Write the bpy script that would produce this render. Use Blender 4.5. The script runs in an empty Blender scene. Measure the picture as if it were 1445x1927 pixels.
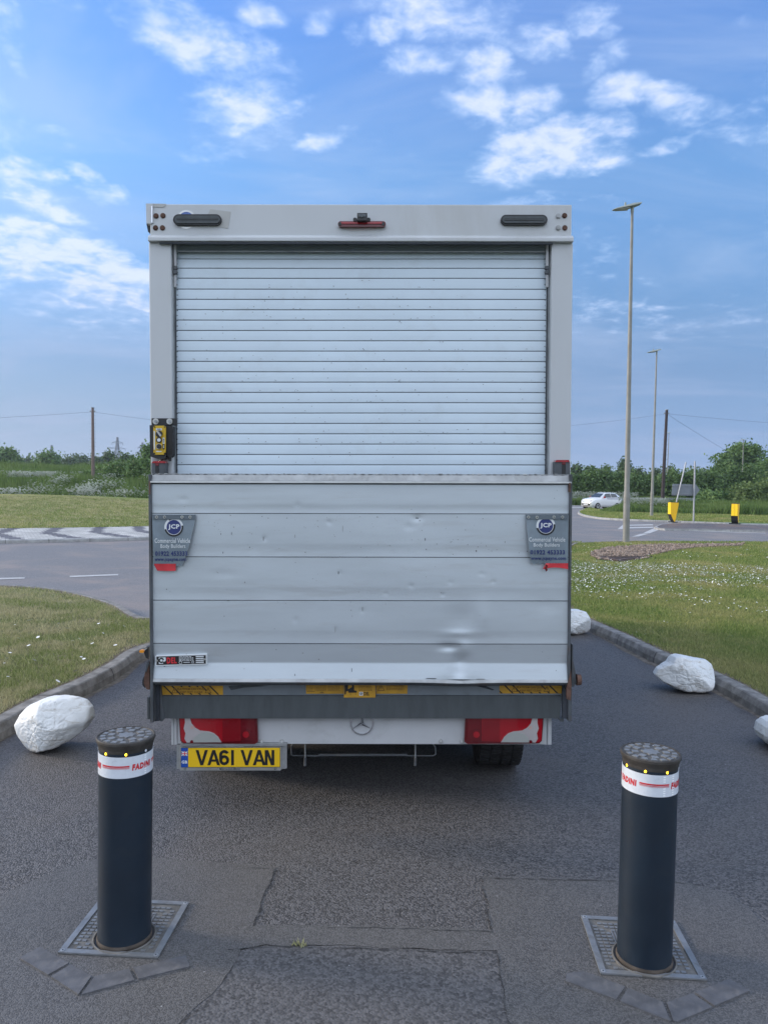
import bpy, bmesh, math, random
import numpy as np
from mathutils import Vector, Matrix, Euler, noise as mnoise
rad = math.radians
scene = bpy.context.scene
COL = scene.collection
random.seed(7); rng = np.random.default_rng(7)

# ------------------------------------------------------------------ camera
PW, PH, F, CH = 1445.0, 1927.0, 1447.0, 1.8      # photo size, focal length in photo pixels, eye height
PITCH, ROLL = 2.04, 1.1
cam_d = bpy.data.cameras.new('camera'); cam = bpy.data.objects.new('camera', cam_d); COL.objects.link(cam)
cam_d.sensor_fit = 'VERTICAL'; cam_d.sensor_height = 24.0; cam_d.lens = 24.0*F/PH
cam_d.clip_start = 0.05; cam_d.clip_end = 9000
CM = Matrix.Translation((0, 0, CH)) @ Matrix.Rotation(rad(90-PITCH), 4, 'X') @ Matrix.Rotation(rad(ROLL), 4, 'Z')
cam.matrix_world = CM
scene.camera = cam

# ------------------------------------------------------------------ sky
SUN_EL, SUN_AZ = 17.0, -78.0       # azimuth from the view direction, negative = left
SKY_STRENGTH, SUN_STRENGTH, EXPOSURE = 0.12, 1.3, 1.35
HAZE = 0.0003
scene.view_settings.view_transform = 'Standard'
scene.view_settings.look = 'None'
scene.view_settings.exposure = EXPOSURE
scene.view_settings.gamma = 1.0

def ray(px, py):
    d = Vector(((px-PW/2)/F, -(py-PH/2)/F, -1.0))
    return (CM.to_3x3() @ d).normalized()
def azel(px, py):
    d = ray(px, py)
    return math.atan2(d.x, d.y), math.asin(d.z)

world = bpy.data.worlds.new('World'); scene.world = world; world.use_nodes = True
NT = world.node_tree; NT.nodes.clear()
class NG:
    """tiny node-graph helper"""
    def __init__(s, nt): s.nt = nt
    def new(s, typ, **kw):
        n = s.nt.nodes.new(typ)
        for k, v in kw.items(): setattr(n, k, v)
        return n
    def link(s, a, b): s.nt.links.new(a, b)
    def val(s, sock, v):
        if isinstance(v, bpy.types.NodeSocket): s.link(v, sock)
        elif v is not None: sock.default_value = v
    def math(s, op, a, b=None, c=None, clamp=False):
        n = s.new('ShaderNodeMath', operation=op); n.use_clamp = clamp
        s.val(n.inputs[0], a)
        if b is not None: s.val(n.inputs[1], b)
        if c is not None: s.val(n.inputs[2], c)
        return n.outputs[0]
    def noise(s, vec, scale, detail=4, rough=.55, dist=0.0):
        n = s.new('ShaderNodeTexNoise'); s.val(n.inputs['Vector'], vec)
        n.inputs['Scale'].default_value = scale; n.inputs['Detail'].default_value = detail
        n.inputs['Roughness'].default_value = rough; n.inputs['Distortion'].default_value = dist
        return n.outputs['Fac']
    def ramp(s, fac, stops, interp='LINEAR'):
        n = s.new('ShaderNodeValToRGB'); n.color_ramp.interpolation = interp
        e = n.color_ramp.elements
        while len(e) < len(stops): e.new(0.5)
        for i, (p, c) in enumerate(stops):
            e[i].position = p
            e[i].color = (c, c, c, 1) if isinstance(c, (int, float)) else (*c, 1)
        s.val(n.inputs[0], fac); return n.outputs[0]
    def mix(s, fac, a, b, blend='MIX'):
        n = s.new('ShaderNodeMix', data_type='RGBA', blend_type=blend)
        s.val(n.inputs[0], fac)
        for i, v in ((6, a), (7, b)):
            if isinstance(v, tuple): n.inputs[i].default_value = (*v, 1)
            else: s.link(v, n.inputs[i])
        return n.outputs[2]
    def maprange(s, v, a, b, c=0.0, d=1.0, smooth=True):
        n = s.new('ShaderNodeMapRange'); n.interpolation_type = 'SMOOTHSTEP' if smooth else 'LINEAR'
        s.val(n.inputs['Value'], v)
        for k, x in (('From Min', a), ('From Max', b), ('To Min', c), ('To Max', d)): s.val(n.inputs[k], x)
        return n.outputs[0]
    def mapping(s, vec, scale=(1,1,1), rot=(0,0,0), loc=(0,0,0)):
        n = s.new('ShaderNodeMapping'); s.link(vec, n.inputs[0])
        n.inputs['Scale'].default_value = scale; n.inputs['Rotation'].default_value = rot; n.inputs['Location'].default_value = loc
        return n.outputs[0]
g = NG(NT)
tc = g.new('ShaderNodeTexCoord').outputs['Generated']
sky = g.new('ShaderNodeTexSky', sky_type='NISHITA'); sky.sun_disc = False
sky.sun_elevation = rad(SUN_EL); sky.sun_rotation = rad(SUN_AZ); sky.altitude = 0
sky.air_density = 1.0; sky.dust_density = 0.7; sky.ozone_density = 2.2
sep = g.new('ShaderNodeSeparateXYZ'); g.link(tc, sep.inputs[0])
X, Y, Z = sep.outputs
az = g.math('ARCTAN2', X, Y); el = g.math('ARCSINE', Z)
zz = g.math('ADD', g.math('MAXIMUM', Z, 0.0), 0.16)
comb = g.new('ShaderNodeCombineXYZ'); g.val(comb.inputs[0], g.math('DIVIDE', X, zz)); g.val(comb.inputs[1], g.math('DIVIDE', Y, zz))
plane = comb.outputs[0]
# cloud groups: photo position, half sizes, tilt (deg, positive = falls to the right), weight
CL = [(250,18,120,40,0,.9),(360,60,150,62,12,1.0),(440,105,95,55,10,.9),(340,110,60,60,0,.5),(475,160,90,60,0,.85),(480,215,105,45,-10,.95),
 (440,268,100,24,-10,.8),(605,272,52,18,-14,.75),(710,55,50,36,0,1.0),(820,30,120,62,10,1.0),(610,32,40,34,0,.7),(480,15,70,30,0,.7),
 (800,122,72,30,0,1.0),(912,150,56,48,0,1.1),(1100,45,72,40,8,.95),(1005,90,55,36,0,1.0),(935,205,100,42,4,1.05),(1035,275,165,44,-8,1.1),
 (1150,175,75,40,-12,.95),(1125,122,80,26,-22,.8),(1290,185,120,46,22,.85),(1400,235,90,28,8,.75),(1125,300,60,22,0,.8),(1265,258,60,20,-8,.7),(930,60,50,50,0,.7),
 (40,355,110,52,18,1.05),(170,342,60,22,14,.8),(25,20,60,55,50,.8),(70,240,90,34,20,.5),(105,235,50,18,0,.6),
 (120,480,240,36,7,1.25),(150,535,260,50,9,1.0),(180,600,260,36,6,.6),
 (1090,395,70,48,0,.5),(960,375,90,18,-6,.6),(1110,500,120,60,20,.35),(1180,592,260,36,4,.55),(-160,120,200,90,20,.8),(-180,430,260,80,8,.9),(1640,130,200,90,10,.8),(1650,420,220,60,0,.5),(700,-150,420,90,0,.8)]
acc = None
wn = g.new('ShaderNodeTexNoise'); g.link(plane, wn.inputs['Vector']); wn.inputs['Scale'].default_value = 2.6; wn.inputs['Detail'].default_value = 6; wn.inputs['Roughness'].default_value = .6
ws = g.new('ShaderNodeSeparateColor'); g.link(wn.outputs['Color'], ws.inputs[0])
waz = g.math('MULTIPLY_ADD', g.math('SUBTRACT', ws.outputs[0], .5), .16, az); wel = g.math('MULTIPLY_ADD', g.math('SUBTRACT', ws.outputs[1], .5), .085, el)
for (px, py, rx, ry, t, w) in CL:
    a0, e0 = azel(px, py); a1, e1 = azel(px+rx, py); a2, e2 = azel(px, py-ry)
    ca = g.math('SUBTRACT', waz, a0); ce = g.math('SUBTRACT', wel, e0)
    sa = 1/max(1e-3, abs(a1-a0)); se = 1/max(1e-3, abs(e2-e0))
    # tilt: shear elevation by azimuth
    ce2 = g.math('MULTIPLY_ADD', ca, math.tan(rad(t)), ce)
    u = g.math('MULTIPLY', ca, sa); v = g.math('MULTIPLY', ce2, se)
    r2 = g.math('MULTIPLY_ADD', u, u, g.math('MULTIPLY', v, v))
    m = g.math('MULTIPLY', g.maprange(r2, 2.4, 0.0), w*1.12)
    acc = m if acc is None else g.math('MAXIMUM', acc, m)
behind = g.math('MULTIPLY', g.maprange(Y, 0.35, -0.1), g.math('MULTIPLY_ADD', g.noise(plane, 0.55, 3), 1.2, 1.15))  # unseen bright clouds added behind the camera to light the van's rear
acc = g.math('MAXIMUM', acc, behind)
nbig = g.noise(plane, 7.5, 9, .60, .25)
nfine = g.noise(plane, 24.0, 6, .62, .3)
nn = g.math('MULTIPLY_ADD', g.math('SUBTRACT', nfine, .5), 1.1, g.maprange(nbig, .30, .70, smooth=False))
nmed = g.maprange(g.noise(plane, 13.0, 4, .55, .4), .34, .66, smooth=False)
nn = g.math('MULTIPLY_ADD', nn, .6, g.math('MULTIPLY', nmed, .42))
dens = g.math('MULTIPLY_ADD', acc, .92, g.math('MULTIPLY_ADD', nn, 1.25, -1.02))
cov = g.maprange(dens, -.08, 1.1)
high = g.maprange(el, 0.02, .30)
fwd = g.maprange(Y, -.15, .35)
ccol = g.mix(high, (1.6, 2.0, 3.0), (2.1, 2.8, 4.0))
thin = g.maprange(dens, .30, .95)
ccol = g.mix(thin, ccol, g.mix(high, (2.35, 2.4, 3.05), (3.0, 3.25, 3.95)))
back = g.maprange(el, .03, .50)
ccol = g.mix(fwd, g.mix(back, (2.0, 2.2, 2.65), (5.6, 6.1, 7.1)), ccol)  # unseen rear sky dimmed low and brightened high to shape the light
tint = g.ramp(g.math('DIVIDE', el, 1.5708), [(0.0, (.25,.29,.40)), (.09, (.28,.34,.46)), (.24, (.56,.72,.88)), (.36, (.52,.74,1.10)), (.6, (.8,.9,1.1))])
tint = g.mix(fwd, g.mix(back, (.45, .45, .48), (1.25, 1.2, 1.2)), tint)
base = g.mix(1.0, sky.outputs[0], tint, 'MULTIPLY')
low = g.math('MULTIPLY', g.maprange(el, .26, .0), g.math('MULTIPLY', fwd, .9))
side = g.maprange(X, -.4, .5)
base = g.mix(low, base, g.mix(side, (1.08, 1.5, 2.3), (.78, 1.3, 2.4)))
veil = g.math('MULTIPLY', g.maprange(g.noise(g.mapping(plane, (.8, 1.6, 1)), 1.3, 6, .6, .8), .38, .72), .34)
base = g.mix(g.math('MULTIPLY', veil, fwd), base, g.mix(high, (1.55, 1.75, 2.55), (1.9, 2.4, 3.3)))
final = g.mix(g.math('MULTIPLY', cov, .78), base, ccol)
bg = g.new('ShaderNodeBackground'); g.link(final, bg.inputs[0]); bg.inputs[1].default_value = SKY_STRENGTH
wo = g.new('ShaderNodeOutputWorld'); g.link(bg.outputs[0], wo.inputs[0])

# ------------------------------------------------------------------ sun
sd = bpy.data.lights.new('sun', 'SUN'); sd.energy = SUN_STRENGTH; sd.angle = rad(11.0); sd.color = (1.0, .86, .70)
so = bpy.data.objects.new('sun', sd); COL.objects.link(so)
sdir = Vector((math.sin(rad(SUN_AZ))*math.cos(rad(SUN_EL)), math.cos(rad(SUN_AZ))*math.cos(rad(SUN_EL)), math.sin(rad(SUN_EL))))
so.rotation_euler = sdir.to_track_quat('Z', 'Y').to_euler()

# ------------------------------------------------------------------ helpers
def G(px, py, z=0.0):
    d = ray(px, py); t = (z-CH)/d.z
    return Vector((d.x*t, d.y*t, z))
def W(px, py, y):
    """world point seen at a photo pixel at distance y"""
    d = ray(px, py); t = y/d.y
    return Vector((d.x*t, y, CH+d.z*t))

def tag(o, label=None, cat=None, group=None, kind=None):
    if label: o['label'] = label
    if cat: o['category'] = cat
    if group: o['group'] = group
    if kind: o['kind'] = kind
    return o
def empty(name, loc=(0,0,0), rz=0.0, **kw):
    o = bpy.data.objects.new(name, None); COL.objects.link(o); o.location = loc; o.rotation_euler = (0, 0, rz)
    o.empty_display_size = .2
    return tag(o, **kw)
def children(o): return [c for c in bpy.data.objects if c.parent == o]
def copy_tree(o, parent=None):
    c = o.copy(); COL.objects.link(c)
    if parent: c.parent = parent
    for ch in children(o): copy_tree(ch, c)
    return c

class MB:
    def __init__(s): s.v = []; s.f = []; s.m = []; s.sm = []; s.mats = []
    def mi(s, m):
        if m not in s.mats: s.mats.append(m)
        return s.mats.index(m)
    def add(s, vs, fs, m, smooth=False):
        k = len(s.v); s.v += [tuple(v) for v in vs]; i = s.mi(m)
        for f in fs: s.f.append(tuple(k+a for a in f)); s.m.append(i); s.sm.append(smooth)
    def box(s, x0, x1, y0, y1, z0, z1, m):
        vs = [(x, y, z) for z in (z0, z1) for y in (y0, y1) for x in (x0, x1)]
        s.add(vs, [(0,2,3,1),(4,5,7,6),(0,1,5,4),(2,6,7,3),(0,4,6,2),(1,3,7,5)], m)
    def prism(s, pts, off, m, smooth=False):
        """polygon of 3-D points extruded by the vector off"""
        n = len(pts); off = Vector(off)
        vs = [Vector(p) for p in pts] + [Vector(p)+off for p in pts]
        s.add(vs, [tuple(range(n)), tuple(range(2*n-1, n-1, -1))], m)
        s.add(vs, [(i, (i+1) % n, n+(i+1) % n, n+i) for i in range(n)], m, smooth)
    def face(s, pts, m): s.add(pts, [tuple(range(len(pts)))], m)
    def tube(s, path, r, m, n=10, cap=True):
        path = [Vector(p) for p in path]
        rs = r if isinstance(r, (list, tuple)) else [r]*len(path)
        vs = []; ref = None
        for i, p in enumerate(path):
            t = (path[min(i+1, len(path)-1)]-path[max(i-1, 0)]).normalized()
            if ref is None:
                ref = t.orthogonal().normalized()
            a = (ref - t*ref.dot(t)).normalized(); ref = a; b = t.cross(a)
            for k in range(n):
                an = 2*math.pi*k/n; vs.append(p + (a*math.cos(an)+b*math.sin(an))*rs[i])
        fs = [(i*n+k, i*n+(k+1) % n, (i+1)*n+(k+1) % n, (i+1)*n+k) for i in range(len(path)-1) for k in range(n)]
        s.add(vs, fs, m, True)
        if cap:
            s.add(vs[:n], [tuple(range(n-1, -1, -1))], m); s.add(vs[-n:], [tuple(range(n))], m)
    def lathe(s, prof, m, n=48, c=(0,0,0), axis='Z', mfn=None):
        """prof: (radius, height) pairs"""
        vs = []
        for (r, h) in prof:
            for k in range(n):
                a = 2*math.pi*k/n; x, y = r*math.cos(a), r*math.sin(a)
                p = (x, y, h) if axis == 'Z' else ((h, x, y) if axis == 'X' else (x, h, y))
                vs.append((p[0]+c[0], p[1]+c[1], p[2]+c[2]))
        for i in range(len(prof)-1):
            s.add(vs[i*n:(i+2)*n], [(k, (k+1) % n, n+(k+1) % n, n+k) for k in range(n)], mfn(i) if mfn else m, True)
        for i, o in ((0, 0), (len(prof)-1, 1)):
            if prof[i][0] > 1e-5: s.add(vs[i*n:(i+1)*n], [tuple(range(n))], mfn(min(i, len(prof)-2)) if mfn else m)
    def build(s, name, parent=None, bevel=0, recalc=True, autos=True, **kw):
        me = bpy.data.meshes.new(name); me.from_pydata(s.v, [], s.f)
        for m in s.mats: me.materials.append(m)
        me.polygons.foreach_set('material_index', s.m); me.polygons.foreach_set('use_smooth', s.sm)
        if recalc:
            bm = bmesh.new(); bm.from_mesh(me)
            bmesh.ops.recalc_face_normals(bm, faces=bm.faces); bm.to_mesh(me); bm.free()
        me.update()
        o = bpy.data.objects.new(name, me); COL.objects.link(o)
        if parent: o.parent = parent
        if bevel:
            b = o.modifiers.new('bevel', 'BEVEL'); b.width = bevel; b.segments = 2; b.limit_method = 'ANGLE'; b.angle_limit = rad(40)
            b.harden_normals = False
        return tag(o, **kw)
    def text(s, body, x0, x1, z0, z1, m, fn, bold=0.0, res=2, shear=0.0, align=True):
        """lettering whose bounding box fills x0..x1, z0..z1 of a 2-D frame; fn maps (u,v) to 3-D"""
        vs, fs = glyphs(body, bold, res, shear)
        a0 = min(v[0] for v in vs); a1 = max(v[0] for v in vs); b0 = min(v[1] for v in vs); b1 = max(v[1] for v in vs)
        s.add([fn(x0+(v[0]-a0)/(a1-a0)*(x1-x0), z0+(v[1]-b0)/(b1-b0)*(z1-z0)) for v in vs], fs, m)
_gc = {}
def glyphs(body, bold, res, shear):
    k = (body, bold, res, shear)
    if k not in _gc:
        cu = bpy.data.curves.new('t', 'FONT'); cu.body = body; cu.size = 1; cu.offset = bold; cu.resolution_u = res; cu.shear = shear
        if bold: cu.space_character = 1+bold*3
        o = bpy.data.objects.new('t', cu); COL.objects.link(o)
        dg = bpy.context.evaluated_depsgraph_get(); dg.update()
        me = bpy.data.meshes.new_from_object(o.evaluated_get(dg))
        _gc[k] = ([(v.co.x, v.co.y) for v in me.vertices], [tuple(p.vertices) for p in me.polygons])
        bpy.data.objects.remove(o); bpy.data.curves.remove(cu); bpy.data.meshes.remove(me)
    return _gc[k]
def fast_mesh(name, verts, faces, mat, k, parent=None, smooth=False, **kw):
    """verts (n,3) and faces (m,k) numpy arrays"""
    me = bpy.data.meshes.new(name); nv, nf = len(verts), len(faces)
    me.vertices.add(nv); me.vertices.foreach_set('co', np.ascontiguousarray(verts, dtype=np.float32).ravel())
    me.loops.add(nf*k); me.loops.foreach_set('vertex_index', np.ascontiguousarray(faces, dtype=np.int32).ravel())
    me.polygons.add(nf); me.polygons.foreach_set('loop_start', np.arange(0, nf*k, k, dtype=np.int32))
    me.polygons.foreach_set('loop_total', np.full(nf, k, dtype=np.int32))
    if smooth: me.polygons.foreach_set('use_smooth', np.ones(nf, dtype=bool))
    me.materials.append(mat); me.update(); me.validate()
    o = bpy.data.objects.new(name, me); COL.objects.link(o)
    if parent: o.parent = parent
    return tag(o, **kw)

# ------------------------------------------------------------------ materials
def material(name, col, rough=.6, metal=0.0, var=.12, vscale=3.0, bump=0.0, bscale=60.0, bdist=.002, spec=.5, dirt=None, dscale=2.0, damt=.0, emit=None, coat=0.0, stretch=(1,1,1)):
    m = bpy.data.materials.new(name); m.use_nodes = True; nt = m.node_tree; nt.nodes.clear(); q = NG(nt)
    out = q.new('ShaderNodeOutputMaterial'); b = q.new('ShaderNodeBsdfPrincipled'); q.link(b.outputs[0], out.inputs[0])
    co = q.mapping(q.new('ShaderNodeTexCoord').outputs['Object'], stretch)
    c = None
    n1 = q.noise(co, vscale, 6, .6)
    lo = tuple(max(0, x*(1-var)) for x in col); hi = tuple(min(1, x*(1+var)) for x in col)
    c = q.mix(q.maprange(n1, .3, .7), lo, hi)
    if dirt:
        n2 = q.noise(co, dscale, 8, .68, .4)
        c = q.mix(q.math('MULTIPLY', q.maprange(n2, .5, .72), damt), c, dirt)
    q.link(c, b.inputs['Base Color'])
    b.inputs['Roughness'].default_value = rough; b.inputs['Metallic'].default_value = metal
    b.inputs['Specular IOR Level'].default_value = spec
    if rough > .12:
        q.link(q.maprange(q.noise(co, vscale*2.3, 5), .25, .75, rough*.88, min(1, rough*1.12)), b.inputs['Roughness'])
    if coat: b.inputs['Coat Weight'].default_value = coat
    if bump:
        bn = q.new('ShaderNodeBump'); bn.inputs['Strength'].default_value = bump; bn.inputs['Distance'].default_value = bdist
        q.link(q.noise(co, bscale, 5, .6), bn.inputs['Height']); q.link(bn.outputs[0], b.inputs['Normal'])
    if emit:
        b.inputs['Emission Color'].default_value = (*emit[:3], 1); b.inputs['Emission Strength'].default_value = emit[3]
    return m

def asphalt(name, base, agg=110.0, contrast=.55, bumpd=.004, warm=(1,1,1), patch=.25, speck=True, grit=.8):
    m = bpy.data.materials.new(name); m.use_nodes = True; nt = m.node_tree; nt.nodes.clear(); q = NG(nt)
    out = q.new('ShaderNodeOutputMaterial'); b = q.new('ShaderNodeBsdfPrincipled'); q.link(b.outputs[0], out.inputs[0])
    co = q.new('ShaderNodeTexCoord').outputs['Object']
    vo = q.new('ShaderNodeTexVoronoi'); vo.feature = 'F1'; vo.inputs['Scale'].default_value = agg; q.link(co, vo.inputs['Vector'])
    sepc = q.new('ShaderNodeSeparateColor'); q.link(vo.outputs['Color'], sepc.inputs[0])
    stone = sepc.outputs[0]
    med = q.noise(co, 9.0, 6, .7); big = q.noise(co, .55, 5, .6, .5)
    fac = q.math('MULTIPLY_ADD', stone, .5, q.math('MULTIPLY', q.noise(co, agg*.45, 3, .7), .5))
    lo = tuple(x*(1-contrast) for x in base); hi = tuple(x*(1+contrast) for x in base)
    c = q.mix(q.maprange(fac, .2, .8), lo, hi)
    c = q.mix(q.math('MULTIPLY', q.maprange(med, .4, .75), .35), c, tuple(x*1.35 for x in base))
    pt = tuple(x*y for x, y in zip((base[0]*1.6, base[1]*1.5, base[2]*1.4), warm))
    c = q.mix(q.math('MULTIPLY', q.maprange(big, .42, .7), patch*1.6), c, pt)
    if speck:
        v2 = q.new('ShaderNodeTexVoronoi'); v2.feature = 'F1'; v2.inputs['Scale'].default_value = 16; q.link(co, v2.inputs['Vector'])
        sp = q.maprange(v2.outputs['Distance'], .075, .04)
        s2 = q.new('ShaderNodeSeparateColor'); q.link(v2.outputs['Color'], s2.inputs[0])
        sp = q.math('MULTIPLY', sp, q.math('GREATER_THAN', s2.outputs[1], .86))
        c = q.mix(q.math('MULTIPLY', sp, .8), c, (.34, .34, .34))
    q.link(c, b.inputs['Base Color']); b.inputs['Roughness'].default_value = .62; b.inputs['Specular IOR Level'].default_value = .5
    bn = q.new('ShaderNodeBump'); bn.inputs['Strength'].default_value = grit; bn.inputs['Distance'].default_value = bumpd
    hgt = q.math('MULTIPLY_ADD', q.maprange(vo.outputs['Distance'], .75, .05), .7, q.math('MULTIPLY', med, .5))
    q.link(hgt, bn.inputs['Height']); q.link(bn.outputs[0], b.inputs['Normal'])
    return m

def grass_mat(name, green, dry, thr=(.42, .62), scale=.9, blade=False, brown=(.10, .075, .05), bamt=.0, fine=None):
    m = bpy.data.materials.new(name); m.use_nodes = True; nt = m.node_tree; nt.nodes.clear(); q = NG(nt)
    out = q.new('ShaderNodeOutputMaterial'); b = q.new('ShaderNodeBsdfPrincipled')
    co = q.new('ShaderNodeTexCoord').outputs['Object']
    big = q.noise(co, scale, 5, .65, .3)
    c = q.mix(q.maprange(big, *thr), green, dry)
    fn_ = q.noise(q.mapping(co, (1, 1, .3)), fine or 26, 5, .7)
    c = q.mix(q.math('MULTIPLY', q.maprange(fn_, .45, .75), .55), c, tuple(x*.45 for x in green))
    if bamt:
        c = q.mix(q.math('MULTIPLY', q.maprange(q.noise(co, scale*1.7, 6, .7, .6), .52, .66), bamt), c, brown)
    if blade:
        r = q.new('ShaderNodeNewGeometry').outputs['Random Per Island']
        c = q.mix(q.math('MULTIPLY', r, .55), c, tuple(min(1, x*1.7) for x in dry))
        r2 = q.math('FRACT', q.math('MULTIPLY', r, 7.13))
        c = q.mix(q.math('MULTIPLY', r2, .35), c, tuple(x*.5 for x in green))
    q.link(c, b.inputs['Base Color']); b.inputs['Roughness'].default_value = .75; b.inputs['Specular IOR Level'].default_value = .2
    if blade:
        tr = q.new('ShaderNodeBsdfTranslucent'); q.link(c, tr.inputs[0]); mx = q.new('ShaderNodeMixShader'); mx.inputs[0].default_value = .3
        q.link(b.outputs[0], mx.inputs[1]); q.link(tr.outputs[0], mx.inputs[2]); q.link(mx.outputs[0], out.inputs[0])
    else:
        bn = q.new('ShaderNodeBump'); bn.inputs['Strength'].default_value = .8; bn.inputs['Distance'].default_value = .03
        q.link(q.noise(co, 35, 6, .75), bn.inputs['Height']); q.link(bn.outputs[0], b.inputs['Normal'])
        q.link(b.outputs[0], out.inputs[0])
    return m
def leaf_mat(name, c0, c1, trans=.25):
    m = bpy.data.materials.new(name); m.use_nodes = True; nt = m.node_tree; nt.nodes.clear(); q = NG(nt)
    out = q.new('ShaderNodeOutputMaterial'); b = q.new('ShaderNodeBsdfPrincipled')
    co = q.new('ShaderNodeTexCoord').outputs['Object']
    r = q.new('ShaderNodeNewGeometry').outputs['Random Per Island']
    f = q.math('MULTIPLY_ADD', r, .55, q.math('MULTIPLY', q.maprange(q.noise(co, .9, 4, .6), .35, .65), .45))
    c = q.mix(f, c0, c1); q.link(c, b.inputs['Base Color']); b.inputs['Roughness'].default_value = .6; b.inputs['Specular IOR Level'].default_value = .25
    tr = q.new('ShaderNodeBsdfTranslucent'); q.link(c, tr.inputs[0]); mx = q.new('ShaderNodeMixShader'); mx.inputs[0].default_value = trans
    q.link(b.outputs[0], mx.inputs[1]); q.link(tr.outputs[0], mx.inputs[2]); q.link(mx.outputs[0], out.inputs[0])
    return m

M = {}
M['drive'] = asphalt('drive_asphalt', (.080, .077, .077), 125, .68, .005, (1.06, 1.0, .92), .22)
M['coarse'] = asphalt('coarse_asphalt', (.083, .080, .080), 100, .50, .0035, (1.0, 1.0, 1.0), .15, grit=.5)
M['patch'] = asphalt('patch_asphalt', (.088, .085, .083), 190, .42, .0025, (1.05, 1.0, .92), .2, grit=.55)
M['road'] = asphalt('road_asphalt', (.170, .160, .152), 90, .35, .004, (1.12, 1.0, .92), .4, speck=False, grit=.5)
M['island'] = asphalt('island_asphalt', (.100, .086, .080), 60, .5, .006, (1.2, 1.0, .85), .5, speck=False)
M['crack'] = material('asphalt_joint', (.046, .046, .047), .95, var=.6, vscale=30)
M['kerb'] = material('kerb_concrete', (.21, .20, .185), .9, var=.35, vscale=9, bump=.7, bscale=90, bdist=.004, dirt=(.10, .09, .075), dscale=5, damt=.85)
M['kerb_light'] = material('kerb_concrete_light', (.33, .33, .32), .9, var=.18, vscale=5, dirt=(.16, .15, .13), dscale=3, damt=.5)
M['setts_light'] = material('block_light', (.47, .46, .43), .85, var=.22, vscale=2.2)
M['setts_dark'] = material('block_dark', (.125, .125, .14), .85, var=.2, vscale=3)
M['mortar'] = material('mortar', (.20, .195, .19), .9)
M['line'] = material('road_paint', (.46, .455, .44), .7, var=.1, vscale=12, dirt=(.2, .2, .2), dscale=14, damt=.6)
M['verge'] = grass_mat('verge_soil', (.12, .14, .042), (.24, .22, .125), (.36, .60), 1.1, bamt=.5)
M['verge_blade'] = grass_mat('verge_blade', (.145, .215, .045), (.42, .385, .235), (.42, .60), 1.5, blade=True)
M['verge_r'] = grass_mat('right_soil', (.10, .14, .034), (.22, .20, .085), (.42, .62), .45)
M['verge_r_blade'] = grass_mat('right_blade', (.125, .215, .040), (.36, .335, .145), (.44, .66), .45, blade=True)
M['lawn'] = grass_mat('island_lawn', (.165, .205, .038), (.30, .28, .085), (.35, .65), .35, fine=9)
M['lawn_far'] = grass_mat('far_lawn', (.075, .165, .035), (.15, .21, .06), (.4, .7), .3, fine=7)
M['field'] = grass_mat('field', (.045, .080, .022), (.085, .115, .035), (.4, .7), .03, fine=1.5)
M['longgrass'] = grass_mat('long_grass', (.070, .135, .034), (.16, .22, .07), (.4, .7), .12, blade=True, fine=3)
M['daisy'] = material('petals', (.80, .80, .78), .7, var=.03)
M['umbel'] = material('umbel', (.80, .82, .76), .8, var=.1)
M['stem'] = material('stem', (.07, .12, .04), .7)
M['soil'] = material('soil', (.12, .085, .06), .95, var=.4, vscale=6, bump=.8, bscale=30, bdist=.02)
M['silt'] = material('gutter_silt', (.13, .112, .092), .95, var=.4, vscale=14, bump=.5, bscale=60)
M['edge_soil'] = material('edge_soil', (.135, .11, .075), .95, var=.45, vscale=11, bump=.8, bscale=40, bdist=.01)
M['pebble'] = material('pebble', (.24, .185, .145), .85, var=.5, vscale=8)
M['cover'] = material('rusty_cover', (.085, .06, .052), .85, var=.3, vscale=14, bump=.4, bscale=50)
M['bark'] = material('bark', (.075, .06, .045), .9, var=.3, vscale=6, bump=.6, bscale=20, bdist=.02)
M['leaf_a'] = leaf_mat('leaf_hedge', (.044, .095, .026), (.17, .26, .085))
M['leaf_b'] = leaf_mat('leaf_tree', (.058, .125, .036), (.20, .30, .10))
M['leaf_c'] = leaf_mat('leaf_pale', (.07, .12, .035), (.19, .26, .09))
M['leaf_d'] = leaf_mat('leaf_far', (.06, .10, .05), (.14, .20, .09))
M['pole'] = material('lamp_column', (.235, .235, .215), .6, .15, var=.14, vscale=2, bump=.15, bscale=60, dirt=(.22, .19, .15), dscale=2.5, damt=.5)
M['lamp_head'] = material('lamp_head', (.26, .29, .26), .5, .1, var=.1)
M['lens'] = material('lamp_lens', (.32, .33, .31), .3, var=.03)
M['wood_pole'] = material('wood_pole', (.16, .12, .105), .9, var=.25, vscale=5, stretch=(6,6,.6))
M['wood_dark'] = material('wood_dark', (.045, .036, .036), .9, var=.3, vscale=5, stretch=(6,6,.6))
M['wire'] = material('wire', (.09, .09, .10), .6)
M['steel'] = material('galvanised', (.36, .38, .40), .5, .5, var=.15, vscale=12)
M['lattice'] = material('lattice_steel', (.10, .12, .15), .6, .2)
M['sign_back'] = material('sign_back', (.20, .225, .25), .55, .3, var=.05)
M['yellow'] = material('bollard_yellow', (.86, .50, .01), .4, var=.04)
M['yellow_hi'] = material('bollard_strip', (.95, .66, .02), .35, var=.03)
M['black'] = material('black_plastic', (.018, .019, .021), .45, var=.15)
M['blackrub'] = material('black_rubber', (.022, .022, .023), .8, var=.25, vscale=10, bump=.3)
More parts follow.
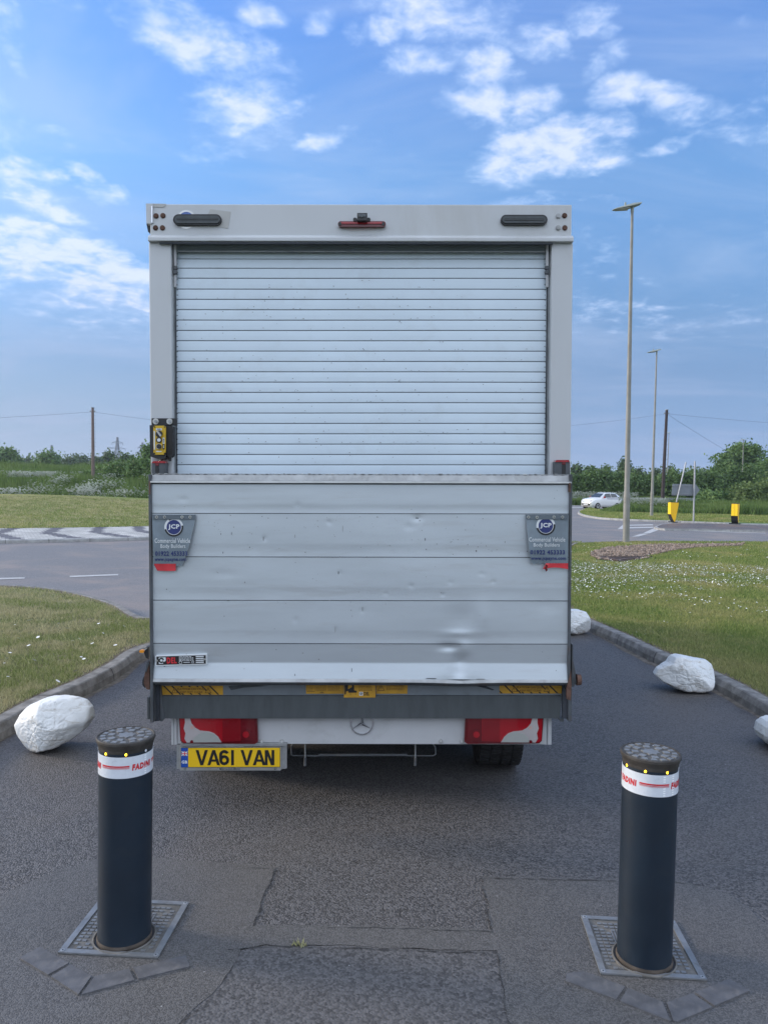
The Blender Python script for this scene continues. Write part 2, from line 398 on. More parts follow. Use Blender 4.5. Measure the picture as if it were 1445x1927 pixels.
# van
M['white'] = material('van_white', (.49, .51, .525), .38, var=.035, vscale=1.6, coat=.15, dirt=(.36, .355, .33), dscale=2.4, damt=.35, stretch=(1,1,.35))
M['white2'] = material('van_white_sill', (.44, .45, .46), .4, var=.05, vscale=2.4, dirt=(.30, .30, .29), dscale=4, damt=.5)
M['shutter'] = material('shutter_white', (.62, .72, .80), .40, var=.03, vscale=2.2, dirt=(.46, .50, .52), dscale=7, damt=.22, bump=.05, bscale=200, bdist=.0005)
M['groove'] = material('groove', (.035, .04, .05), .8)
M['slat_joint'] = material('slat_joint', (.15, .18, .21), .8)
M['rubber_seal'] = material('rubber_seal', (.16, .19, .21), .7)
M['speck'] = material('grime_speck', (.20, .20, .20), .9, var=.3)
M['alu'] = material('platform_aluminium', (.56, .61, .645), .42, .55, var=.05, vscale=2.5, dirt=(.44, .45, .45), dscale=5, damt=.4, stretch=(.35,1,2.5))
M['alu_dull'] = material('aluminium_edge', (.34, .35, .35), .5, .6, var=.18, vscale=8, dirt=(.18,.18,.17), dscale=14, damt=.5)
M['alu_lip'] = material('aluminium_lip', (.70, .71, .70), .35, .5, var=.08, vscale=14)
M['steel_arm'] = material('painted_steel', (.085, .095, .105), .55, .3, var=.25, vscale=8, dirt=(.13, .085, .06), dscale=7, damt=.5)
M['rust'] = material('rusty_steel', (.115, .062, .045), .85, .1, var=.35, vscale=22, bump=.4)
M['beam'] = material('beam_grey', (.070, .080, .085), .62, .2, var=.10, vscale=6, stretch=(3,1,.6), dirt=(.05,.055,.06), dscale=8, damt=.4)
M['beam_top'] = material('beam_top', (.19, .215, .235), .5, .3, var=.12, vscale=4, dirt=(.12,.13,.13), dscale=9, damt=.5)
M['chan'] = material('guide_channel', (.24, .26, .27), .5, .5, var=.2, vscale=12)
M['red'] = material('red_lens', (.30, .006, .012), .18, var=.08, vscale=8, coat=.6)
M['red_dark'] = material('red_lens_dark', (.12, .004, .008), .2, var=.08, coat=.5)
M['red_cloth'] = material('red_vinyl', (.55, .035, .045), .5, var=.12, vscale=20)
M['clearlens'] = material('clear_lens', (.40, .365, .36), .2, var=.08, coat=.5)
M['plate_y'] = material('plate_yellow', (.74, .46, .006), .45, var=.03)
M['plate_b'] = material('plate_blue', (.012, .065, .33), .4, var=.03)
M['ink'] = material('ink_black', (.010, .010, .011), .45, var=.02)
M['ink_blue'] = material('ink_blue', (.018, .030, .135), .5, var=.05)
M['ink_white'] = material('ink_white', (.62, .65, .66), .5, var=.05)
M['ink_red'] = material('ink_red', (.55, .025, .035), .5, var=.05)
M['silver'] = material('silver_frame', (.55, .55, .53), .3, .8, var=.1, vscale=10)
M['chrome'] = material('chrome', (.62, .63, .65), .12, 1.0, var=.02)
M['flag'] = material('flag_vinyl', (.165, .205, .235), .4, var=.10, vscale=14, coat=.1)
M['flag_dark'] = material('flag_strip', (.11, .135, .155), .4, var=.1)
M['ochre'] = material('sticker_ochre', (.50, .27, .02), .5, var=.12, vscale=12, dirt=(.25,.15,.04), dscale=18, damt=.5)
M['ochre_ink'] = material('sticker_ink', (.16, .075, .010), .6, var=.1)
M['ctrl'] = material('control_yellow', (.56, .36, .015), .4, var=.08, vscale=30, dirt=(.3,.2,.05), dscale=30, damt=.5)
M['tape'] = material('tape', (.40, .40, .385), .45, var=.05)
M['sticker_blue'] = material('sticker_blue', (.10, .16, .40), .5, var=.2, vscale=30)
M['orange'] = material('amber_lens', (.80, .30, .02), .3, var=.05)
M['tyre'] = material('tyre', (.020, .020, .021), .85, var=.2, vscale=20)
M['rim'] = material('rim', (.35, .36, .37), .4, .7)
M['glass'] = material('car_glass', (.03, .04, .045), .08, var=.02, spec=.8)
M['paint'] = material('car_paint', (.74, .75, .76), .2, var=.01, coat=.6)
# bollards and stones
M['post'] = material('bollard_paint', (.0055, .0145, .027), .46, var=.14, vscale=5, dirt=(.020, .026, .034), dscale=9, damt=.35, bump=.05, bscale=200, bdist=.0004, coat=.12)
M['post_dirt'] = material('bollard_foot', (.060, .048, .038), .85, var=.4, vscale=18)
M['cap_rim'] = material('cap_rim', (.050, .045, .040), .7, .2, var=.3, vscale=20)
M['cap_top'] = material('cap_top', (.105, .10, .092), .65, .25, var=.22, vscale=22, dirt=(.17,.14,.11), dscale=26, damt=.5)
M['cap_block'] = material('cap_block', (.205, .21, .215), .5, .35, var=.15, vscale=22)
M['band'] = material('reflective_band', (.62, .66, .71), .3, var=.04, vscale=40)
M['band_hi'] = material('prism_highlight', (.92, .94, .96), .15, var=.01)
M['led'] = material('led_amber', (.9, .55, .02), .3, emit=(1.0, .55, .03, 2.0))
M['led_dim'] = material('led_clear', (.75, .78, .82), .15, var=.02)
M['plate'] = material('cast_plate', (.235, .245, .255), .5, .45, var=.15, vscale=12, dirt=(.14,.13,.12), dscale=14, damt=.6)
M['plate_in'] = material('cast_plate_low', (.150, .145, .135), .75, .2, var=.3, vscale=16, dirt=(.22,.19,.15), dscale=20, damt=.5)
M['plate_blk'] = material('cast_plate_stud', (.21, .215, .22), .5, .4, var=.2, vscale=14)
M['sett'] = material('engineering_block', (.092, .093, .100), .7, var=.22, vscale=14, bump=.4, bscale=110, bdist=.002, dirt=(.17,.16,.15), dscale=30, damt=.4)
# ================================================================== THE SETTING
IC = Vector((-18.4, 37.0)); IR = 18.0            # roundabout island
def smooth(a, b, x):
    t = np.clip((x-a)/(b-a), 0, 1); return t*t*(3-2*t)
def ground_h(x, y):
    """height of the open land (numpy arrays)"""
    left = 1-smooth(-6, 6, x)
    hl = 1.35*smooth(58, 66, y) + 1.75*smooth(66, 108, y)
    hr = -.05 + .35*smooth(84, 92, y) + .3*smooth(100, 160, y)
    h = left*hl + (1-left)*hr
    h += .25*np.sin(x*.011+1)*np.sin(y*.008)*smooth(150, 500, y)
    return h-.05*(1-smooth(56, 60, y))
def gh(x, y): return float(ground_h(np.array([float(x)]), np.array([float(y)]))[0])
def grid_sheet(name, xs, ys, hf, mat, **kw):
    xx, yy = np.meshgrid(xs, ys); v = np.stack([xx, yy, hf(xx, yy)], -1).reshape(-1, 3)
    nx, ny = len(xs), len(ys); i, j = np.meshgrid(np.arange(nx-1), np.arange(ny-1)); a = (j*nx+i).ravel()
    return fast_mesh(name, v, np.stack([a, a+1, a+nx+1, a+nx], -1), mat, 4, smooth=True, **kw)
xs = np.unique(np.concatenate([np.linspace(-4000, -200, 20), np.linspace(-200, 200, 81), np.linspace(200, 4000, 20)]))
ys = np.unique(np.concatenate([np.linspace(-3000, -60, 12), np.linspace(-60, 50, 23), np.linspace(50, 200, 76), np.linspace(200, 5000, 30)]))
grid_sheet('ground', xs, ys, ground_h, M['field'], kind='structure')

def sheet(name, pts, z, mat, **kw):
    mb = MB(); mb.face([(p[0], p[1], z) for p in pts], mat)
    return mb.build(name, recalc=False, **kw)
# the roundabout carriageway and its arm to the right
RO = 26.6
ring = [(IC.x+RO*math.cos(a), IC.y+RO*math.sin(a)) for a in np.linspace(rad(-60), rad(-300), 90)]
arm = [(IC.x+RO*math.cos(rad(-300)), IC.y+RO*math.sin(rad(-300))), (-2, 72), (12, 80.5), (60, 83), (140, 84), (140, 20), (60, 22), (4, 8), (-4, 10)]
sheet('road', [(-60, 7), (140, 7), (140, 84), (60, 83), (14, 81), (4, 76), (-4, 66), (-10, 60), (-60, 60)], .0, M['road'], kind='structure')
# the access road the van stands on
sheet('access_road', [(-3.2, -8), (3.6, -8), (3.6, 9), (4.6, 13.4), (-1.4, 13.0), (-2.6, 9.4), (-3.2, 5.0)], .004, M['drive'], kind='structure')

def wob(pts, step=.06, amp=.006, seed=0):
    out = []; r = random.Random(seed)
    for i in range(len(pts)):
        a, b = Vector(pts[i]), Vector(pts[(i+1) % len(pts)]); n = max(1, int((b-a).length/step))
        for k in range(n):
            p = a.lerp(b, k/n); d = (b-a).normalized(); w = r.uniform(-amp, amp)
            out.append((p.x-d.y*w, p.y+d.x*w))
    return out
def gp(*pts): return [tuple(G(*p).xy) for p in pts]
patch = gp((-260,1760),(0,1690),(110,1640),(225,1608),(345,1622),(518,1634),(497,1690),(476,1744),(690,1746),(925,1752),(916,1700),(905,1652),(1080,1655),(1290,1662),(1380,1690),(1460,1760),(1560,1927),(1600,2200),(990,2200),(955,1927),(935,1793),(790,1789),(640,1783),(500,1782),(455,1790),(432,1830),(400,1875),(330,1935),(200,2000),(-300,2010))
sheet('road_patch', wob(patch, .05, .007, 3), .008, M['patch'], kind='structure')
low = gp((455,1790),(500,1782),(640,1783),(790,1789),(935,1793),(955,1927),(990,2300),(60,2300),(200,2000),(330,1935),(400,1875),(432,1830))
sheet('road_patch', wob(low, .05, .006, 4), .0065, M['coarse'], kind='structure')
mb = MB()
def crack(pts, w, seed):
    r = random.Random(seed); pts = [G(*p, .0098) for p in pts]; L = []; R = []
    fine = []
    for a, b in zip(pts, pts[1:]):
        n = max(2, int((b-a).length/.025))
        fine += [a.lerp(b, k/n) for k in range(n)]
    fine.append(pts[-1])
    for i, p in enumerate(fine):
        t = (fine[min(i+1, len(fine)-1)]-fine[max(0, i-1)]).normalized(); nrm = Vector((-t.y, t.x, 0))
        ww = w*max(0.05, r.uniform(-.5, 1.3)); o = r.uniform(-.004, .004)
        L.append(p+nrm*(ww*.6+o)); R.append(p-nrm*(ww*.6-o))
    n = len(L); mb.add(L+R, [(i, i+1, n+i+1, n+i) for i in range(n-1)], M['crack'])
crack([(470,1632),(520,1635),(505,1668),(478,1742)], .006, 1)
crack([(430,1787),(500,1781),(640,1783),(790,1789),(935,1793)], .0045, 2)
crack([(600,1745),(700,1745),(925,1753),(905,1652)], .0055, 3)
crack([(905,1652),(1000,1654),(1160,1657)], .008, 4)
crack([(935,1793),(945,1860),(957,1927)], .005, 5)
crack([(1270,1660),(1300,1664),(1350,1672)], .007, 6)
crack([(432,1830),(400,1875),(330,1935)], .004, 7)
crack([(560,1563),(700,1566),(860,1563),(960,1567)], .0028, 9)
mb.build('asphalt_joint', recalc=False, kind='structure')

# ---------------------------------------------------------------- kerbs and verges
def catmull(pts, n=10):
    P = [Vector(p) for p in pts]; out = []
    for i in range(len(P)-1):
        p0, p1, p2, p3 = P[max(0, i-1)], P[i], P[i+1], P[min(len(P)-1, i+2)]
        for k in range(n):
            t = k/n; out.append(.5*((2*p1)+(-p0+p2)*t+(2*p0-5*p1+4*p2-p3)*t*t+(-p0+3*p1-3*p2+p3)*t**3))
    return out+[P[-1]]
def kerb(name, path, w, h, mat, side=1, joint=.9, prof=None, base=0.0):
    """kerb along path (front face), body lying to the side of it"""
    prof = prof or [(-.012, -.06), (0, h*.5), (.022, h*.93), (.034, h), (w, h), (w, -.06)]
    pts = [Vector(p) for p in path]; mb = MB(); acc = 0.0; segs = []; rows = []
    # resample
    fine = [pts[0]]
    for a, b in zip(pts, pts[1:]):
        n = max(1, int((b-a).length/.15))
        fine += [a.lerp(b, k/n) for k in range(1, n+1)]
    n = len(prof)
    for i, p in enumerate(fine):
        t = (fine[min(i+1, len(fine)-1)]-fine[max(0, i-1)]).normalized(); nr = Vector((-t.y, t.x))*side
        rows.append([(p.x+nr.x*u, p.y+nr.y*u, z+base) for u, z in prof])
    vs = [v for r_ in rows for v in r_]
    mb.add(vs, [(i*n+k, i*n+k+1, (i+1)*n+k+1, (i+1)*n+k) for i in range(len(rows)-1) for k in range(n-1)], mat)
    d = 0.0
    for i in range(1, len(fine)-1):
        d += (fine[i]-fine[i-1]).length
        if d >= joint:
            d = 0; t = (fine[i+1]-fine[i-1]).normalized(); nr = Vector((-t.y, t.x))*side; p = fine[i]
            a = [Vector((p.x+nr.x*u-nr.x*.003, p.y+nr.y*u-nr.y*.003, z+.002+base)) for u, z in prof[:-1]]
            tt = Vector((t.x, t.y, 0))*.005; m_ = len(a)
            mb.add([v-tt for v in a]+[v+tt for v in a], [(k, k+1, m_+k+1, m_+k) for k in range(m_-1)], M['crack'])
    return mb.build(name, recalc=False, kind='structure')
KH = .115
def bank(*pts): return [G(x, y, 0).xy for x, y in pts]
# left verge: front face of kerb seen in the photo, then round the nose behind the van
lk = [Vector((-2.75, -7)), Vector((-2.7, -2)), Vector((-2.65, 2)), Vector((-2.62, 4.2))] + bank((10,1390),(100,1338),(166,1308),(228,1273),(276,1240)) + [Vector((-2.02, 8.35)), Vector((-1.95, 8.9)), Vector((-2.12, 9.45)), Vector((-2.6, 9.95))] + [G(x, y, KH).xy for x, y in ((276,1160),(230,1137),(170,1119),(100,1106),(0,1099))]
a0 = math.atan2(lk[-1].y-IC.y, lk[-1].x-IC.x)
for k in range(1, 10): lk.append(Vector((IC.x+RO*math.cos(a0-k*.07), IC.y+RO*math.sin(a0-k*.07))))
lkf = catmull(lk, 8)
kerb('kerb', lkf, .125, KH, M['kerb'], side=1)
# right verge
rk = [Vector((3.15, -7)), Vector((3.12, -1)), Vector((3.08, 3)), Vector((3.05, 5))] + bank((1445,1357),(1340,1296),(1230,1248),(1161,1213),(1111,1190)) + [Vector((2.52, 10.6)), Vector((2.62, 12.5)), Vector((3.1, 15)), Vector((3.75, 17.5)), Vector((4.5, 20)), Vector((5.4, 22.6)), Vector((6.1, 24.3))]
rk += [G(x, y, KH).xy for x, y in ((1085,1020.5),(1160,1018),(1260,1017.5),(1350,1018),(1445,1018.5))] + [Vector((24, 27.6)), Vector((60, 29)), Vector((90, 30))]
rkf = catmull(rk, 8)
kerb('kerb', rkf, .125, KH, M['kerb'], side=-1)

def inset(path, side, w=.12):
    out = []
    for i, p in enumerate(path):
        t = (path[min(i+1, len(path)-1)]-path[max(0, i-1)]).normalized(); out.append(p+Vector((-t.y, t.x))*side*w)
    return out
def strip(name, path, side, w0, w1, z, mat, seed, wob_=.05):
    r = random.Random(seed); fine = [path[0]]
    for a, b in zip(path, path[1:]):
        n = max(1, int((b-a).length/.07)); fine += [a.lerp(b, k/n) for k in range(1, n+1)]
    A_ = []; B_ = []; v = 0
    for i, p in enumerate(fine):
        t = (fine[min(i+1, len(fine)-1)]-fine[max(0, i-1)]).normalized(); nr = Vector((-t.y, t.x))*side
        v = max(-wob_, min(wob_, v+r.uniform(-.018, .018)))
        A_.append((p.x+nr.x*w0, p.y+nr.y*w0, z)); q_ = w1+v+r.uniform(-.008, .008); B_.append((p.x+nr.x*q_, p.y+nr.y*q_, z))
    n = len(A_); mb = MB(); mb.add(A_+B_, [(i, i+1, n+i+1, n+i) for i in range(n-1)], mat); return mb.build(name, recalc=False, kind='structure')
for pth, sd_ in ((lkf, 1), (rkf, -1)):
    near = [p for p in pth if p.y < 14]
    near = near[:next((i for i in range(1, len(near)) if (near[i]-near[i-1]).length > 2.5), len(near))]
    strip('gutter_silt', near, sd_, .001, -.07, .0055, M['silt'], 3+sd_, .05)
    strip('bare_soil', near, sd_, .12, .20, KH-.008, M['edge_soil'], 5+sd_, .06)
lpoly = inset(lkf, 1)+[Vector((-40, 20)), Vector((-40, -7))]
rpoly = inset(rkf, -1)+[Vector((95, -7))]
def verge_z(x, y, side):
    return KH-.008 + .02*math.sin(x*1.3+y*.7)*.5
def poly_sheet(name, pts, z, mat, kind='structure', tri=1.0):
    me_mb = MB(); me_mb.face([(p.x, p.y, z) for p in pts], mat)
    return me_mb.build(name, recalc=False, kind=kind)
poly_sheet('grass_verge', lpoly, KH-.012, M['verge'])
poly_sheet('grass_verge', rpoly, KH-.012, M['verge_r'])

def inside(poly, x, y):
    """vectorised even-odd test"""
    c = np.zeros(x.shape, bool); n = len(poly)
    for i in range(n):
        x1, y1 = poly[i]; x2, y2 = poly[(i+1) % n]
        if y1 == y2: continue
        k = ((y1 > y) != (y2 > y)) & (x < (x2-x1)*(y-y1)/(y2-y1)+x1); c ^= k
    return c
def vnoise(x, y, s, seed=0):
    """cheap smooth value noise, 0..1"""
    r = np.random.default_rng(seed); T = r.random((64, 64)); x = x*s; y = y*s
    xi = np.floor(x).astype(int); yi = np.floor(y).astype(int); fx = x-xi; fy = y-yi; fx = fx*fx*(3-2*fx); fy = fy*fy*(3-2*fy)
    a = T[yi % 64, xi % 64]; b = T[yi % 64, (xi+1) % 64]; c = T[(yi+1) % 64, xi % 64]; d = T[(yi+1) % 64, (xi+1) % 64]
    return (a*(1-fx)+b*fx)*(1-fy)+(c*(1-fx)+d*fx)*fy
def scatter(n, ymin, ymax, kmin, kmax, power=1.0):
    """points dense near the viewer: y drawn so that count per metre of depth falls off"""
    u = rng.random(n); y = ymin*(ymax/ymin)**(u**power); k = kmin+(kmax-kmin)*rng.random(n)
    return k*y, y
def blades(name, x, y, z, L, w, mat, lean=.6, **kw):
    n = len(x); a = rng.random(n)*2*math.pi; ca, sa = np.cos(a), np.sin(a)
    b = rng.random(n)*2*math.pi; ln = L*lean*rng.random(n)
    L = L*(.6+.7*rng.random(n)); w = w*(.7+.6*rng.random(n))
    v = np.empty((n, 3, 3))
    v[:, 0] = np.stack([x-ca*w, y-sa*w, z], -1); v[:, 1] = np.stack([x+ca*w, y+sa*w, z], -1)
    v[:, 2] = np.stack([x+np.cos(b)*ln, y+np.sin(b)*ln, z+L], -1)
    return fast_mesh(name, v.reshape(-1, 3), np.arange(3*n).reshape(-1, 3), mat, 3, **kw)
LP = [(p.x, p.y) for p in inset(lkf, 1, .16)]+[(-40, 20), (-40, -7)]
RP = [(p.x, p.y) for p in inset(rkf, -1, .16)]+[(95, -7)]
x, y = scatter(230000, 3.6, 16, -.62, -.18)
k = inside(LP, x, y); x, y = x[k], y[k]
k = rng.random(len(x)) < .35+.9*vnoise(x, y, 2.1, 3); x, y = x[k], y[k]
blades('grass', x, y, np.full(len(x), KH-.02), .040+.0*y, .0022+.00035*y, M['verge_blade'], 1.1, kind='stuff', label='short patchy mown grass on the left verge behind the kerb', cat='grass')
x, y = scatter(300000, 4.2, 28, .19, .62, .9)
k = inside(RP, x, y); x, y = x[k], y[k]
GRV = lambda x, y: ((x-8.55)/2.2)**2 + ((y-23.4)/1.9)**2
GC = (G(1185, 1037, KH).x, G(1185, 1037, KH).y)
gpoly = [tuple(G(a, b, KH).xy) for a, b in ((1108,1044),(1118,1036),(1150,1029),(1200,1026),(1260,1024),(1330,1024),(1400,1022),(1395,1027),(1310,1030),(1265,1036),(1238,1042),(1215,1046),(1222,1050),(1170,1056),(1125,1052))]
cov_ = [tuple(G(a_, b_, KH).xy) for a_, b_ in ((1118,1047.5),(1192,1048),(1232,1046.5),(1165,1058.5),(1120,1054))]; k = ~inside(gpoly, x, y) & ~inside(cov_, x, y); x, y = x[k], y[k]
blades('grass', x, y, np.full(len(x), KH-.02), .036+.0005*y, .0022+.00035*y, M['verge_r_blade'], 1.0, kind='stuff', label='mown green and yellowing grass on the right verge', cat='grass')

# daisies
def flowers(name, x, y, z, r, mat, **kw):
    n = len(x); v = np.empty((n, 6, 3)); r = r*(.7+.6*rng.random(n)); tx = rng.normal(0, .35, n); ty = rng.normal(0, .35, n)-.25
    for i in range(6):
        a = i*math.pi/3; c, s_ = math.cos(a), math.sin(a); v[:, i] = np.stack([x+r*c, y+r*s_, z+r*(c*tx+s_*ty)], -1)
    return fast_mesh(name, v.reshape(-1, 3), np.arange(6*n).reshape(-1, 6), mat, 6, **kw)
x, y = scatter(52000, 8.5, 26, .24, .56, .8)
dn = vnoise(x, y, .55, 11)*.6+vnoise(x, y, 1.7, 12)*.4
band = np.exp(-((y-(15.2+.22*(x-4)))/2.6)**2)
k = inside(RP, x, y) & ~inside(gpoly, x, y) & (rng.random(len(x)) < np.clip((dn-.42)*2.6, 0, 1)*(.06+.62*band)); x, y = x[k], y[k]
flowers('daisies', x, y, KH+.03+  .01*rng.random(len(x)), .0108, M['daisy'], kind='stuff', label='white daisies scattered in the grass of the right verge', cat='daisies')
x, y = scatter(60, 5.5, 9.0, -.5, -.26); k = inside(LP, x, y); x, y = x[k], y[k]
flowers('daisies', x, y, np.full(len(x), KH+.03), .016, M['daisy'], kind='stuff', label='few white daisies dotted in the left verge', cat='daisies')

# gravel bed at the foot of the near lamp
sheet('gravel_bed', gpoly, KH-.004, M['soil'], kind='structure')
n = 9000; gx = np.array([p[0] for p in gpoly]); gy = np.array([p[1] for p in gpoly])
x = rng.uniform(gx.min(), gx.max(), n); y = rng.uniform(gy.min(), gy.max(), n); cov_ = [tuple(G(a_, b_, KH).xy) for a_, b_ in ((1118,1047.5),(1192,1048),(1232,1046.5),(1165,1057))]; k = inside(gpoly, x, y) & ~inside(cov_, x, y); x, y = x[k], y[k]; n = len(x)
oc = np.array([(1,0,0),(0,1,0),(-1,0,0),(0,-1,0),(0,0,1),(0,0,-1)], float); of = np.array([(0,1,4),(1,2,4),(2,3,4),(3,0,4),(1,0,5),(2,1,5),(3,2,5),(0,3,5)])
sc = (.012+.032*rng.random((n, 1, 1)))*(.6+.7*rng.random((n, 1, 3))); v = oc[None]*sc*(.8+.4*rng.random((n, 6, 3))); a = rng.random(n)*6.28
vx = v[:, :, 0]*np.cos(a)[:, None]-v[:, :, 1]*np.sin(a)[:, None]; vy = v[:, :, 0]*np.sin(a)[:, None]+v[:, :, 1]*np.cos(a)[:, None]
v = np.stack([vx+x[:, None], vy+y[:, None], v[:, :, 2]+KH+.012], -1)
fast_mesh('gravel', v.reshape(-1, 3), (of[None]+np.arange(n)[:, None, None]*6).reshape(-1, 3), M['pebble'], 3, kind='stuff', label='brown and grey pebbles round the foot of the near lamp', cat='gravel')
cp = [G(a, b, KH) for a, b in ((1124,1049),(1192,1049.5),(1226,1048),(1162,1055.5))]
mb = MB(); c0 = sum(cp, Vector())/4
mb.prism([p-Vector((0, 0, .03)) for p in cp], (0, 0, .055), M['cover'])
for i in range(1, 4):
    a, b = cp[0].lerp(cp[3], i/4), cp[1].lerp(cp[2], i/4); d = Vector((0, .012, 0)); up = Vector((0, 0, .0275))
    mb.prism([a.lerp(b, .05)+up-d, a.lerp(b, .95)+up-d, a.lerp(b, .95)+up+d, a.lerp(b, .05)+up+d], (0, 0, .008), M['cover'])
mb.build('access_cover', label='rusty brown access cover lying beside the gravel under the near lamp', cat='cover')

# ---------------------------------------------------------------- roundabout island
def ring_pt(r, a, z): return (IC.x+r*math.cos(a), IC.y+r*math.sin(a), z)
arc = np.linspace(rad(-150), rad(40), 220)
kerb('kerb', [Vector(ring_pt(IR, a, 0)[:2]) for a in arc], .14, .10, M['kerb_light'], side=1, prof=[(0,-.05),(0,.075),(.03,.10),(.14,.10),(.14,-.05)])
def mound(r):
    return .25+.72*(1-(min(r, 15.2)/15.2)**2)
mb = MB(); rs = [15.2, 14, 12.5, 11, 9, 7, 5, 3, 1.2]; N = 120; vs = []
for r in rs:
    for k in range(N): vs.append(ring_pt(r, 2*math.pi*k/N, mound(r)))
vs.append((IC.x, IC.y, mound(0)))
fs = [(i*N+k, i*N+(k+1) % N, (i+1)*N+(k+1) % N, (i+1)*N+k) for i in range(len(rs)-1) for k in range(N)]
fs += [((len(rs)-1)*N+k, (len(rs)-1)*N+(k+1) % N, len(rs)*N) for k in range(N)]
mb.add(vs, fs, M['lawn'], True); mb.build('island_lawn', recalc=False, kind='structure')
a = rng.uniform(rad(-120), rad(0), 60000); r = 15.25*np.sqrt(rng.uniform(.02, 1, 60000)); x = IC.x+r*np.cos(a); y = IC.y+r*np.sin(a)
z = .25+.72*(1-(np.minimum(r, 15.2)/15.2)**2)
blades('grass', x, y, z-.01, .06, .02, M['verge_blade'], 1.0, kind='stuff', label='short mown grass on the domed roundabout island', cat='grass')
# block paved overrun with dark chevrons
mb = MB(); vs = []; fs = []
A0, A1, NR, NA = rad(-150), rad(10), 26, 250
va = [ring_pt(r, A0+(A1-A0)*k/200, z) for r, z in ((17.87, .093), (15.15, .243)) for k in range(201)]
mb.add(va, [(k, k+1, 202+k, 201+k) for k in range(200)], M['mortar'])
pitch = 1.42/17.0; da = (A1-A0)/NA
L_ = [[], []]
for j in range(NR):
    r0, r1 = 17.86-2.7*j/NR, 17.86-2.7*(j+1)/NR; z0 = .099+.15*j/NR; z1 = .099+.15*(j+1)/NR; vmid = (j+.5)/NR
    for i in range(NA):
        aa = A0+da*(i+(.5 if j % 2 else 0)); am = aa+da/2
        ph = (am-rad(-122.3))/pitch - abs(vmid-.5)*.80
        dark = (ph % 1.0) < .30
        g_ = .004; ga = da*.03
        L_[dark].append([ring_pt(r0-g_, aa+ga, z0), ring_pt(r0-g_, aa+da-ga, z0), ring_pt(r1+g_, aa+da-ga, z1), ring_pt(r1+g_, aa+ga, z1)])
for d_, mt in ((0, 'setts_light'), (1, 'setts_dark')):
    q_ = L_[d_]; mb.add([p for f_ in q_ for p in f_], [(4*i, 4*i+1, 4*i+2, 4*i+3) for i in range(len(q_))], M[mt])
mb.build('paved_apron', recalc=False, kind='structure')

# ---------------------------------------------------------------- markings and the splitter island
mb = MB()
for q_ in (((132,1083.5),(223,1080.2),(223,1082.6),(132,1086.2)), ((-40,1088.5),(47,1086.3),(47,1088.8),(-40,1091.5)), ((-200,1092),(-120,1091),(-120,1094),(-200,1095))):
    mb.face([G(a, b, .006) for a, b in q_], M['line'])
for q_ in (((1161,996),(1172,987),(1184,984.5),(1184,995)), ((1183,987.5),(1228,986.6),(1228,988.6),(1183,989.4)), ((1183,992),(1229,991.2),(1229,993.4),(1183,994.3)),
           ((1229,994),(1246,994.5),(1222,1003.5),(1208,1004)), ((1205,1004.5),(1220,1004.2),(1201,1009.5),(1188,1010)), ((1072,954.4),(1108,954.0),(1108,955.2),(1072,955.6)),
           ((1250,996.9),(1440,1003),(1440,1003.8),(1250,997.6))):
    mb.face([G(a, b, .006) for a, b in q_], M['line'])
mb.build('road_markings', recalc=False, kind='structure')
si = [G(a, b, .1).xy for a, b in ((1230,990.5),(1240,986.5),(1262,984.2),(1320,984.6),(1382,986.6),(1460,989),(1560,992),(1560,1001),(1460,997.8),(1380,996.6),(1300,995),(1250,994.2),(1234,993))]
kerb('kerb', si+[si[0]], .12, .10, M['kerb_light'], side=-1, joint=1.8)
sheet('traffic_island', si, .096, M['island'], kind='structure')

# far grass between the arm and the circulating road
fk = [G(a, b, 0).xy for a, b in ((1106,957),(1092,962),(1086.5,966.5),(1096,971.5),(1126,977.0),(1171,980.0),(1217,981.9),(1262,983.4),(1300,984.8),(1372,987.4),(1445,989.8))]+[Vector((45, 41.0)), Vector((90, 43))]
fkf = catmull(fk, 6)
kerb('kerb', fkf, .14, .11, M['kerb_light'], side=1, joint=1.2)
fp = inset(fkf, 1, .13); fpoly = fp+[Vector((90, 70)), Vector((50, 69)), Vector((30, 66.5)), Vector((22, 64.5)), Vector((17.5, 63.0))]
mbx = MB(); mbx.face([(p.x, p.y, .105) for p in fpoly], M['lawn_far']); mbx.build('grass_verge', recalc=False, kind='structure')
FP = [(p.x, p.y) for p in fpoly]
x, y = scatter(70000, 42, 70, .2, .62); k = inside(FP, x, y); x, y = x[k], y[k]
blades('grass', x, y, np.full(len(x), .09), .09, .03, M['verge_r_blade'], .9, kind='stuff', label='mown grass on the verge beyond the traffic island', cat='grass')
k = (y > 55+1.8*vnoise(x, y, .3, 5)-.02*(x-16)) & (x > 16.2); x, y = x[k], y[k]
x = np.concatenate([x]*3)+rng.normal(0, .25, 3*len(x)); y = np.concatenate([y]*3)+rng.normal(0, .4, len(x)); k = inside(FP, x, y); x, y = x[k], y[k]
ppx = x/y*1447+722; kk = ppx > 1128+10*rng.random(len(x)); x, y, ppx = x[kk], y[kk], ppx[kk]; hh_ = (.35+.75*vnoise(x, y, .45, 8))*np.clip((ppx-1118)/60, .25, 1)
blades('tall_grass', x, y, np.full(len(x), .08), .80*hh_, .035, M['longgrass'], .5, kind='stuff', label='uncut tall grass in front of the white car', cat='tall grass')
mb = MB(); mb.face([G(a, b, .111) for a, b in ((1315,974.5),(1345,973.5),(1372,976),(1370,981),(1345,980),(1318,979))], M['soil']); mb.build('bare_soil', recalc=False, kind='structure')
